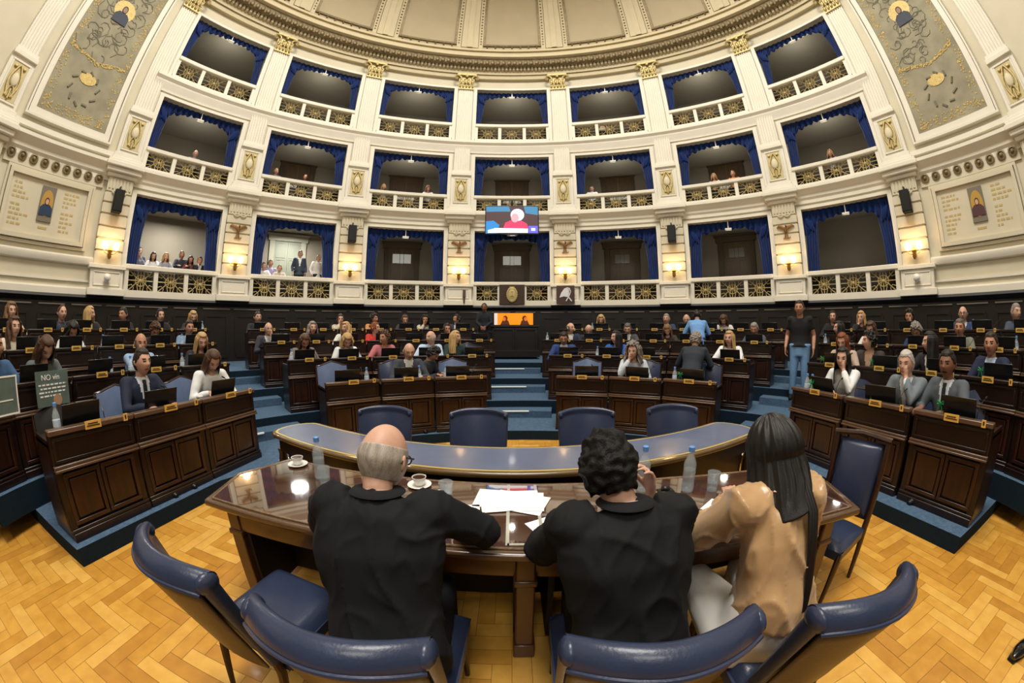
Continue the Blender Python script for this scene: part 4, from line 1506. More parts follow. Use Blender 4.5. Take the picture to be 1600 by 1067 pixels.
# toe of a black shoe at the right edge of the picture
t = thing('shoe', 'toe of a polished black shoe at the lower right edge of the floor', 'shoe', (2.70, -.10, 0), math.radians(-100))
MB().tube([(0, -.14, .03), (0, -.08, .045), (0, 0, .045), (0, .08, .035), (0, .14, .02)], [(.02, .02), (.045, .04), (.048, .04), (.042, .028), (.012, .012)], 12, ref=(1, 0, 0)).build('upper', mat('black_shoe', (18, 17, 18), .15, coat=.5), t)
MB().tube([(0, -.14, .008), (0, .0, .008), (0, .145, .008)], [(.03, .008), (.05, .008), (.02, .008)], 10, ref=(1, 0, 0)).build('sole', BLACKM, t)
# armchairs behind the desks
for (r, b, i, m_) in [(0, 0, 0, 1), (0, 0, 1, 1), (0, 0, 2, 1), (0, 1, 0, 1), (0, 1, 1, 0), (0, 1, 2, 1), (0, 2, 0, 1), (0, 2, 1, 0), (0, 2, 2, 0), (0, 3, 0, 0), (0, 3, 1, 0), (0, 3, 2, 0), (1, 1, 4, 0), (1, 3, 1, 0)]:
    if (r, b, i) == (0, 0, 0):
        P_ = CH.setdefault('dark', Proto(armchair_proto(mat('dark_leather', (22, 18, 18), .5))))
        nm = 'dark leather armchair, '
    else:
        P_ = BLUECH if m_ else CH[0]
        nm = 'pale blue leather armchair, ' if m_ else 'navy leather armchair, '
    dg = SEATS[(r, b, i)]+{(0, 0, 1): -1.0, (0, 0, 2): 1.6, (0, 3, 0): -1.0, (0, 3, 2): -1.5}.get((r, b, i), 0)
    P_.put(rowpos(dg, RF[r]+.84, TZ[r]), ROT(dg, r), nm+seatname(r, b, i, 0, 0), 'armchairs behind the desks', (1, 1, 1.0 if b not in (0, 3) else (.84 if i == 0 and b == 0 else .93)))

# green ribbons tied to some of the laptops
gr = thing('green_ribbon', 'x', 'ribbon')
m = MB()
for s_ in (-1, 1):
    m.tube([(0, 0, 0), (s_*.03, -.01, .025), (s_*.035, -.01, -.005), (0, 0, 0)], [(.004, .010)]*4, 5)
    m.tube([(0, 0, 0), (s_*.018, -.006, -.04), (s_*.028, -.006, -.075)], [(.004, .010)]*3, 5)
m.build('bow', GREEN, gr)
P = Proto(gr)
for (r, b, i) in [(0, 3, 0), (0, 3, 1), (0, 3, 2), (1, 3, 1), (1, 3, 3), (1, 3, 0), (0, 2, 2)]:
    dg = SEATS[(r, b, i)]-math.degrees(.17/RF[r])
    P.put(rowpos(dg, RF[r]+.14, TZ[r]+.93), ROT(dg, r), 'green ribbon bow on the laptop, '+seatname(r, b, i, 0, 0), 'green ribbons on the laptops')
# ================================================================== PEOPLE
def headpt(lon, lat, grow=0.0):
    """point of the head surface; lon 0 looks along +y, degrees"""
    lo, la = math.radians(lon), math.radians(lat)
    dx, dy, dz = Cc(la)*S(lo), Cc(la)*Cc(lo), S(la)
    x, y, z = .076*dx, .094*dy, .118*dz
    if dz < 0:
        x *= 1-.30*(-dz)**1.4
        if dy < 0:
            y *= 1-.45*(-dz)**1.2
    if dy < 0:
        y *= 1.08
        x *= 1+.04*(1-abs(dz))
    if dy > 0:
        ax = abs(x)
        y += .026*math.exp(-(x/.011)**2-((z+.018)/.017)**2)+.010*math.exp(-(x/.009)**2-((z-.006)/.018)**2)
        y -= .010*math.exp(-((ax-.031)/.014)**2-((z-.013)/.012)**2)
        y += .004*math.exp(-((z-.036)/.010)**2-(x/.05)**4)
        y += .005*math.exp(-((z+.056)/.010)**2-(x/.022)**2)
        y += .009*math.exp(-((z+.100)/.020)**2-(x/.026)**2)
        y -= .004*math.exp(-((z+.078)/.008)**2-(x/.03)**2)
    p = Vector((x, y, z))
    if grow:
        p += Vector((dx, dy, dz))*grow
    return p
def add_head(mb, M, nu=40, nv=30):
    vs, fs = [], []
    for j in range(nv+1):
        lat = -89+178*j/nv
        for i in range(nu):
            vs.append(M @ headpt(360*i/nu, lat))
    for j in range(nv):
        for i in range(nu):
            l = (i+1) % nu
            fs.append((j*nu+i, j*nu+l, (j+1)*nu+l, (j+1)*nu+i))
    fs.append(tuple(range(nu))[::-1])
    fs.append(tuple(nv*nu+i for i in range(nu)))
    mb.add(vs, fs)
    for s_ in (-1, 1):
        E_ = M @ Matrix.Translation((s_*.079, -.008, -.004)) @ Matrix.Rotation(s_*.35, 4, 'Z') @ Matrix.Rotation(.12, 4, 'X')
        mb.ball((0, 0, 0), (.009, .018, .030), 10, 8, 0, E_)
        mb.ball((s_*.004, -.012, .004), (.007, .007, .024), 8, 6, 0, E_)

def ik(a, b, l1, l2, pole):
    a, b = Vector(a), Vector(b)
    d = b-a
    L = min(d.length, l1+l2-.002)
    d.normalize()
    b = a+d*L
    x = (l1*l1-l2*l2+L*L)/(2*L)
    h = math.sqrt(max(1e-6, l1*l1-x*x))
    p = Vector(pole)
    p = (p-d*p.dot(d)).normalized()
    return a+d*x+p*h, b

def add_hand(mb, wrist, d, n, sd, curl=.5, k=1.0, seg=8):
    """wrist point, direction of the fingers, back-of-hand normal, side of the thumb (+1 or -1 along n x d)"""
    d = Vector(d).normalized()
    n = Vector(n)
    n = (n-d*n.dot(d)).normalized()
    s = n.cross(d)*sd
    w_ = Vector(wrist)
    mb.tube([w_-d*.02*k, w_+d*.02*k, w_+d*.055*k, w_+d*.092*k], [(.026*k, .019*k), (.032*k, .017*k), (.040*k, .015*k), (.037*k, .011*k)], 12, ref=s)
    for i, (o, L) in enumerate(((.031, .076), (.0105, .086), (-.0105, .080), (-.031, .062))):
        p = w_+d*(.088*k)+s*(o*k)
        dirn = (d+s*(o*2.2)).normalized()
        pts = [p-dirn*.012*k, p]
        a = 0
        for q, fr in enumerate((.45, .30, .25)):
            a += curl*(.45, .75, .5)[q]
            v = dirn*Cc(a)-n*S(a)
            p = p+v*(L*fr*k)
            pts.append(p)
        mb.tube(pts, [.0090*k, .0090*k, .0082*k, .0076*k, .0058*k], seg)
        mb.ball(pts[-1], .0062*k, 6, 5)
    p = w_+d*.028*k+s*.026*k-n*.004*k
    t1 = (d*.75+s*.75-n*.25*(.5+curl)).normalized()
    t2 = (d*.95+s*.25-n*.45*(.3+curl)).normalized()
    pts = [p-t1*.012*k, p+t1*.034*k, p+t1*.034*k+t2*.028*k, p+t1*.034*k+t2*.050*k]
    mb.tube(pts, [.0135*k, .0115*k, .0098*k, .0070*k], seg)
    mb.ball(pts[-1], .0072*k, 6, 5)

def remeshed(mb, name, vox, smooth=6, sub=0, disp=None):
    me = bpy.data.meshes.new(name)
    me.from_pydata([tuple(v) for v in mb.v], [], mb.f)
    bm = bmesh.new(); bm.from_mesh(me)
    bmesh.ops.recalc_face_normals(bm, faces=bm.faces)
    bm.to_mesh(me); bm.free()
    o = bpy.data.objects.new(name, me)
    COL.objects.link(o)
    r = o.modifiers.new('r', 'REMESH')
    r.mode = 'VOXEL'
    r.voxel_size = vox
    if smooth:
        s = o.modifiers.new('s', 'SMOOTH')
        s.factor = .5
        s.iterations = smooth
    dg = bpy.context.evaluated_depsgraph_get()
    out = bpy.data.meshes.new_from_object(o.evaluated_get(dg))
    out.name = name
    bpy.data.objects.remove(o)
    bpy.data.meshes.remove(me)
    if disp:
        ns_ = [v.normal.copy() for v in out.vertices]
        for v, n in zip(out.vertices, ns_):
            v.co += n*disp(v.co)
    out.shade_smooth()
    return out

def make_figure(key, lean=.08, headyaw=0, headpitch=.1, LH=(-.13, .40, .79), RH=(.13, .40, .79), stand=False, fem=False, short=False, voxb=.0075, voxc=.016, side=0.0, curl=.6, poleL=(-.7, -.4, -.6), poleR=(.7, -.4, -.6), handd=((0.15, 1, -.1), (-.15, 1, -.1)), handn=((0, .1, 1), (0, .1, 1)), headoff=(0, 0, 0), headroll=0.0, disp=None, legs=True, torso_scale=1.0, csm=5, tuck=False, nz_=None, kx=.12, hs=1.06, thigh=1.0, loose=False, armr=1.0):
    """returns meshes of body, top and trousers in the sitter's frame: hips over the origin, looking along +y"""
    W_ = .90 if fem else 1.0
    hz = .90 if stand else .54
    nz = nz_ or hz+.50-(.5*lean*lean/.5)
    hip = Vector((0, 0, hz))
    neck = Vector((side, lean, nz))
    sp = [hip+Vector((0, -.01, -.06)), hip+Vector((0, -.01, .06)), hip.lerp(neck, .36)+Vector((0, -.025, 0)), hip.lerp(neck, .66)+Vector((0, -.03, 0)), hip.lerp(neck, .86)+Vector((0, -.02, 0)), neck+Vector((0, 0, -.012))]
    ts = torso_scale*W_
    rad = [(.185*ts, .125), (.175*ts, .125), (.165*ts, .118), (.200*ts, .128), (.192*ts, .108), (.092, .078)]
    if fem:
        rad[2] = (.135*ts, .10)
        rad[3] = (.175*ts, .13)
    c = MB()
    if loose:
        rad = [(.215*ts, .165), (.205*ts, .155), (.185*ts, .140), (.190*ts, .135), (.180*ts, .105), (.07, .062)]
        sp[0] = hip+Vector((0, -.012, .10))
        sp[1] = hip+Vector((0, -.014, .15))
        sp[2] += Vector((0, 0, .05))
    if stand and not short:
        c.tube([hip+Vector((0, 0, -.14))]+sp, [(.205*ts, .15)]+[(.20*ts, .142)]+rad[1:], 24, ref=(1, 0, 0))
    elif stand:
        c.tube([hip+Vector((0, 0, -.02))]+sp[1:], [(.205*ts, .15)]+rad[1:], 24, ref=(1, 0, 0))
    else:
        c.tube(sp, rad, 24, ref=(1, 0, 0))
    b = MB()
    b.tube(sp[:-1]+[neck+Vector((0, -.01, -.03))], [(r[0]*.72, r[1]*.70) for r in rad[:-1]]+[(.07, .06)], 16, ref=(1, 0, 0))
    hc = neck+Vector((0, .040+.05*max(0, headpitch), .142-.02*abs(headpitch)))+Vector(headoff)
    Mh = Matrix.Translation(hc) @ Matrix.Rotation(headyaw, 4, 'Z') @ Matrix.Rotation(headroll, 4, 'Y') @ Matrix.Rotation(-headpitch, 4, 'X') @ Matrix.Scale(hs, 4)
    nb = Mh @ Vector((0, -.022, -.065))
    b.tube([neck+Vector((0, -.012, -.05)), neck.lerp(nb, .5)+Vector((0, -.004, 0)), nb, Mh @ Vector((0, -.01, -.02))], [(.062, .062), (.055 if not fem else .047, .055 if not fem else .048), (.056 if not fem else .048, .056), (.05, .05)], 16, ref=(1, 0, 0))
    add_head(b, Mh)
    for sgn, H_, pole, hd, hn in ((-1, LH, poleL, handd[0], handn[0]), (1, RH, poleR, handd[1], handn[1])):
        sh = neck+Vector((sgn*.168*W_*(1+.5*(torso_scale-1)), -.03, -.045))
        el, wr = ik(sh, H_, .285, .255, pole)
        c.ball(sh+Vector((-sgn*.005, 0, -.005)), (.074*armr, .076*armr, .070), 14, 10)
        ins = sh+Vector((-sgn*.07, .0, .0))
        if short:
            mid = sh.lerp(el, .62)
            c.tube([ins, sh, mid], [.06, .066, .064], 14)
        else:
            end = el.lerp(wr, .93)
            c.tube([ins, sh, sh.lerp(el, .5), el+(el-sh.lerp(wr, .5)).normalized()*.004, el.lerp(wr, .5), end], [.064*armr, .070*armr, .062*armr, .059*armr, .052*armr, .038], 14)
        b.tube([ins, sh, sh.lerp(el, .5), el, el.lerp(wr, .35), wr], [.04, .046, .043, .038, .037, .0255], 12)
        add_hand(b, wr, hd, hn, -sgn, curl, .98 if not fem else .88)
    # collar
    cm = MB()
    if not fem and not short:
        c.tube([neck+Vector((0, -.012, -.04)), neck+Vector((0, -.008, .018))], [(.082, .076), (.066, .066)], 16, ref=(1, 0, 0))
    body = remeshed(b, 'body_'+key, voxb, 3)
    top = remeshed(c, 'top_'+key, voxc, csm, disp=disp)
    tr = MB()
    for sgn in (-1, 1):
        h0 = hip+Vector((sgn*.09*W_*thigh, 0, -.06))
        if stand:
            kn, ft = Vector((sgn*.10, .02, .48)), Vector((sgn*.11, -.02, .07))
            tr.tube([h0+Vector((0, 0, .10)), h0, kn, ft], [(.11, .12), (.10, .11), (.07, .072), (.055, .058)], 14, ref=(1, 0, 0))
        else:
            kn, ft = Vector((sgn*kx, .44, .50)), Vector((sgn*kx, .42, .08))
            tr.tube([h0+Vector((0, -.10, .02)), h0, h0.lerp(kn, .5), kn], [(.10*thigh, .09), (.115*thigh, .10*thigh), (.095*thigh, .09*thigh), (.07, .07)], 14, ref=(1, 0, 0))
            tr.tube([kn+Vector((0, -.01, .04)), kn.lerp(ft, .5), ft], [.07, .06, .048], 12)
    tr.tube([hip+Vector((0, 0, -.17 if stand else -.13)), hip+Vector((0, -.005, .02)), hip+Vector((0, -.005, .15 if loose else .10))], [(.155*W_*thigh, .12*thigh), (.185*W_*thigh, .128*thigh), (.15*W_*thigh, .11*thigh)], 18, ref=(1, 0, 0))
    trm = remeshed(tr, 'trousers_'+key, .018, 5)
    shoes = []
    for sgn in (-1, 1):
        so = MB()
        shoes.append(so)
        fy = -.02 if stand else .42
        x = sgn*(.11 if stand else kx)
        so.tube([(x, fy-.07, .035), (x, fy-.03, .05), (x, fy+.06, .045), (x, fy+.14, .03), (x, fy+.19, .02)], [(.03, .03), (.042, .05), (.044, .042), (.042, .028), (.02, .015)], 12, ref=(1, 0, 0))
    # faces of the body that are brows, eyes and lips
    Mi = Mh.inverted()
    for m_ in range(3):
        body.materials.append(None); top.materials.append(None)
    for p in body.polygons:
        q = Mi @ p.center
        if q.y > .045:
            ax = abs(q.x)
            if .030 < q.z < .0385 and .014 < ax < .050:
                p.material_index = 1
            elif .007 < q.z < .017 and .020 < ax < .043:
                p.material_index = 1
            elif -.063 < q.z < -.049 and ax < .025 and q.y > .06:
                p.material_index = 2
    zv = nz-.30
    for p in top.polygons:
        q = p.center
        f = (q.z-zv)/(nz-zv)
        yc = lean*(q.z-hz)/(nz-hz)-.02
        if q.z > zv and q.y > yc+.02:
            ax = abs(q.x-side*f)
            if ax < .012+.062*f:
                p.material_index = 1
            if ax < .020 and f < .92:
                p.material_index = 2
    trm.materials.append(None)
    return dict(body=body, top=top, trousers=trm, shoes=shoes, Mh=Mh, stand=stand, neck=neck, fem=fem, hip=hip)

# ---- hair, in the frame of the head
def hair_mesh(kind, seed=0):
    m = MB()
    rnd = random.Random(seed)
    nu, nv = 64, 44
    def nz3(p, f):
        return noise.noise(p*f+Vector((seed, 0, 0)))
    def keep(lon, lat):
        a = abs((lon+180) % 360-180)
        wob = 3*S(lon*.35+seed)
        if kind == 'bald':
            return a > 70 and -34 < lat < 20
        front = 40
        if kind == 'receding':
            front = 62-18*max(0, (a-20)/40)
        if kind in ('long', 'wavy', 'bob', 'bun', 'curlylong'):
            front = 44
        if a < 48:
            return lat > front+wob
        if a < 92:
            if kind in ('long', 'wavy', 'bob', 'bun', 'curlylong'):
                return lat > -8
            return lat > 40-(a-48)*1.02+wob if kind != 'curly' else lat > 36-(a-48)*1.0
        return lat > (-34 if kind not in ('bob',) else -40)
    base = {'short': .010, 'receding': .008, 'bald': .005, 'curly': .022, 'long': .012, 'wavy': .020, 'bob': .020, 'bun': .010, 'curlylong': .034}[kind]
    amp = {'curly': .010, 'curlylong': .018, 'wavy': .006}.get(kind, .0025)
    fr = 52 if kind in ('curly', 'curlylong') else 14
    idx = {}
    def P(i, j):
        lon, lat = 360*i/nu, -60+149*j/nv
        k = (i % nu, j)
        if k not in idx:
            p = headpt(lon, lat, 0)
            g = base+amp*nz3(p, fr)*2 + (.010 if lat > 45 and kind not in ('bald', 'receding') else 0)*.6
            idx[k] = len(m.v)
            m.v.append(headpt(lon, lat, g))
        return idx[k]
    for i in range(nu):
        for j in range(nv):
            if keep(360*(i+.5)/nu, -60+149*(j+.5)/nv):
                m.f.append((P(i, j), P(i+1, j), P(i+1, j+1), P(i, j+1)))
                m.m.append(0)
    ring = [P(i, nv) for i in range(nu)] if kind != 'bald' else []
    if ring:
        m.f.append(tuple(ring)); m.m.append(0)
    L_ = {'long': .30, 'wavy': .26, 'bob': .13, 'curlylong': .20}.get(kind)
    if L_:
        def dr(u, v):
            lon = 52+256*u
            a = abs(lon-180)/128
            if v < .3:
                lat = 30-v/.3*34
                p = headpt(lon, lat, base+.006)
            else:
                q = (v-.3)/.7
                p = headpt(lon, -4, base+.006)
                p.z -= q*L_*(1-.10*a)
                p.x *= 1+.16*S(PI*q*.7)
                p.y = p.y*(1-.10*q)-.012*q*(1-a)+.02*q*a
            amp2 = {'long': .004, 'wavy': .012, 'bob': .006, 'curlylong': .020}[kind]
            p += Vector((p.x, p.y, 0)).normalized()*amp2*(S(u*38+v*(9 if kind != 'long' else 2))+nz3(p, 22))
            return p
        m.grid(dr, 44, 16)
    if kind == 'bun':
        m.ball((0, -.13, .04), (.035, .03, .035), 12, 8)
    if kind == 'pony':
        pass
    me = bpy.data.meshes.new('hair_'+kind)
    me.from_pydata([tuple(v) for v in m.v], [], m.f)
    me.materials.append(None)
    bm = bmesh.new(); bm.from_mesh(me)
    bmesh.ops.remove_doubles(bm, verts=bm.verts, dist=1e-5)
    bmesh.ops.recalc_face_normals(bm, faces=bm.faces)
    bm.to_mesh(me); bm.free()
    o = bpy.data.objects.new('tmp', me)
    COL.objects.link(o)
    s = o.modifiers.new('s', 'SOLIDIFY'); s.thickness = .010; s.offset = -1
    ss = o.modifiers.new('ss', 'SUBSURF'); ss.levels = 1
    dg = bpy.context.evaluated_depsgraph_get()
    out = bpy.data.meshes.new_from_object(o.evaluated_get(dg))
    out.name = 'hair_'+kind
    bpy.data.objects.remove(o)
    out.shade_smooth()
    return out
HAIR = {k: hair_mesh(k, i) for i, k in enumerate(['short', 'receding', 'bald', 'curly', 'long', 'wavy', 'bob', 'bun', 'curlylong'])}
SKIN = [mat('skin_light', (206, 160, 136), .5, var=.06, scale=20), mat('skin_tan', (182, 132, 104), .5, var=.06, scale=20), mat('skin_brown', (134, 92, 70), .5, var=.06, scale=20)]
LIPS = mat('lips', (168, 92, 84), .45)
def hairm(rgb):
    return mat('hair_%d_%d_%d' % rgb, rgb, .42, var=.3, scale=18, stretch=(4, 4, .5), bump=.25, bscale=120, spec=.4)
HC = dict(black=(24, 20, 18), dark=(40, 28, 22), brown=(78, 52, 36), light=(124, 90, 58), blonde=(188, 152, 100), red=(128, 66, 34), grey=(138, 130, 122), white=(186, 180, 172), salt=(92, 86, 80))
def cloth(rgb, rough=.8):
    return mat('cloth_%d_%d_%d' % rgb, rgb, rough, var=.10, scale=9, bump=.10, bscale=180)
# poses
FIG = {}
def fig(k):
    if k in FIG:
        return FIG[k]
    base = dict(
        type=dict(lean=.10, headpitch=.42, LH=(-.12, .40, .80), RH=(.12, .40, .80)),
        look=dict(lean=.04, headpitch=.05, headyaw=.15, LH=(-.15, .38, .80), RH=(.10, .36, .80)),
        side=dict(lean=.05, headpitch=.05, headyaw=.9, LH=(-.18, .34, .80), RH=(.02, .38, .80)),
        chin=dict(lean=.14, headpitch=.16, headyaw=-.1, LH=(-.08, .36, .80), RH=(.045, .265, 1.035), poleR=(.5, .5, -1), handd=((.6, .7, 0), (-.25, .15, 1)), handn=((0, 0, 1), (.1, 1, 0)), curl=1.1),
        down=dict(lean=.16, headpitch=.75, LH=(-.10, .36, .80), RH=(.10, .38, .80)),
        stand=dict(stand=True, lean=.02, headpitch=.05, LH=(-.25, .06, .86), RH=(.25, .08, .88), handd=((0, .1, -1), (0, .1, -1)), handn=((-1, 0, 0), (1, 0, 0)), poleL=(-.3, -1, 0), poleR=(.3, -1, 0)),
        clasp=dict(stand=True, lean=.02, headpitch=.2, LH=(-.05, .22, .95), RH=(.06, .22, .95), handd=((.8, .2, -.4), (-.8, .2, -.4)), handn=((0, 1, .3), (0, 1, .3)), poleL=(-1, -.5, 0), poleR=(1, -.5, 0)),
        bend=dict(stand=True, lean=.26, headpitch=.35, LH=(-.18, .48, .98), RH=(.16, .50, .98)))
    pose, sex = k.split('_')[0], k.split('_')[1]
    kw = dict(base[pose])
    kw['fem'] = sex == 'f'
    kw['short'] = 't' in k.split('_')[2:]
    FIG[k] = make_figure(k, **kw)
    return FIG[k]
def shoe_mesh(F):
    if 'shoemesh' not in F:
        F['shoemesh'] = []
        for q in F['shoes']:
            o = q.build('shoe', BLACK)
            F['shoemesh'].append(o.data)
            bpy.data.objects.remove(o)
    return F['shoemesh']
def setm(o, ms):
    for i, m_ in enumerate(ms):
        o.material_slots[i].link = 'OBJECT'
        o.material_slots[i].material = m_
def child(name, me, root, ms, M=None):
    o = bpy.data.objects.new(name, me)
    COL.objects.link(o)
    o.parent = root
    if M is not None:
        o.matrix_local = M
    setm(o, ms)
    return o
def person(F, label, loc, rz, hair, hc, top, shirt=None, tie=None, trousers=(32, 32, 36), skin=0, group='seated deputies', scale=1.0, flip=False, glasses=False, topname='jacket', rough=.8, stache=False, legs=True, hairmat=None):
    r = thing('person', label, 'person', loc, rz, group)
    r.scale = (-scale if flip else scale, scale, scale)
    sk = SKIN[skin]
    hm = hairmat or hairm(HC[hc])
    o = child('body', F['body'], r, [sk, hairm(HC['dark']) if hc not in ('white', 'grey') else hairm(HC['salt']), LIPS if not stache else hairm(HC['black'])])
    tm = cloth(top, rough)
    sm_ = cloth(shirt, .7) if shirt else tm
    tie_ = cloth(tie, .5) if tie else sm_
    child(topname, F['top'], r, [tm, sm_, tie_])
    if legs:
        child('trousers', F['trousers'], r, [cloth(trousers)])
        for q in shoe_mesh(F):
            so = bpy.data.objects.new('shoe', q)
            COL.objects.link(so)
            so.parent = r
    if hair:
        child('hair', HAIR[hair], r, [hm], F['Mh'])
    if glasses:
        g = MB()
        for s_ in (-1, 1):
            g.tube([(s_*.031+.021*Cc(q*PI/6), .098, .012+.017*S(q*PI/6)) for q in range(12)], .0028, 5, closed=True)
            g.tube([(s_*.052, .096, .016), (s_*.078, .06, .016), (s_*.082, -.02, .012)], .0025, 5)
        g.tube([(-.01, .10, .014), (.01, .10, .014)], .0025, 5)
        o = g.build('glasses', BLACK, r)
        o.matrix_local = F['Mh']
    return r
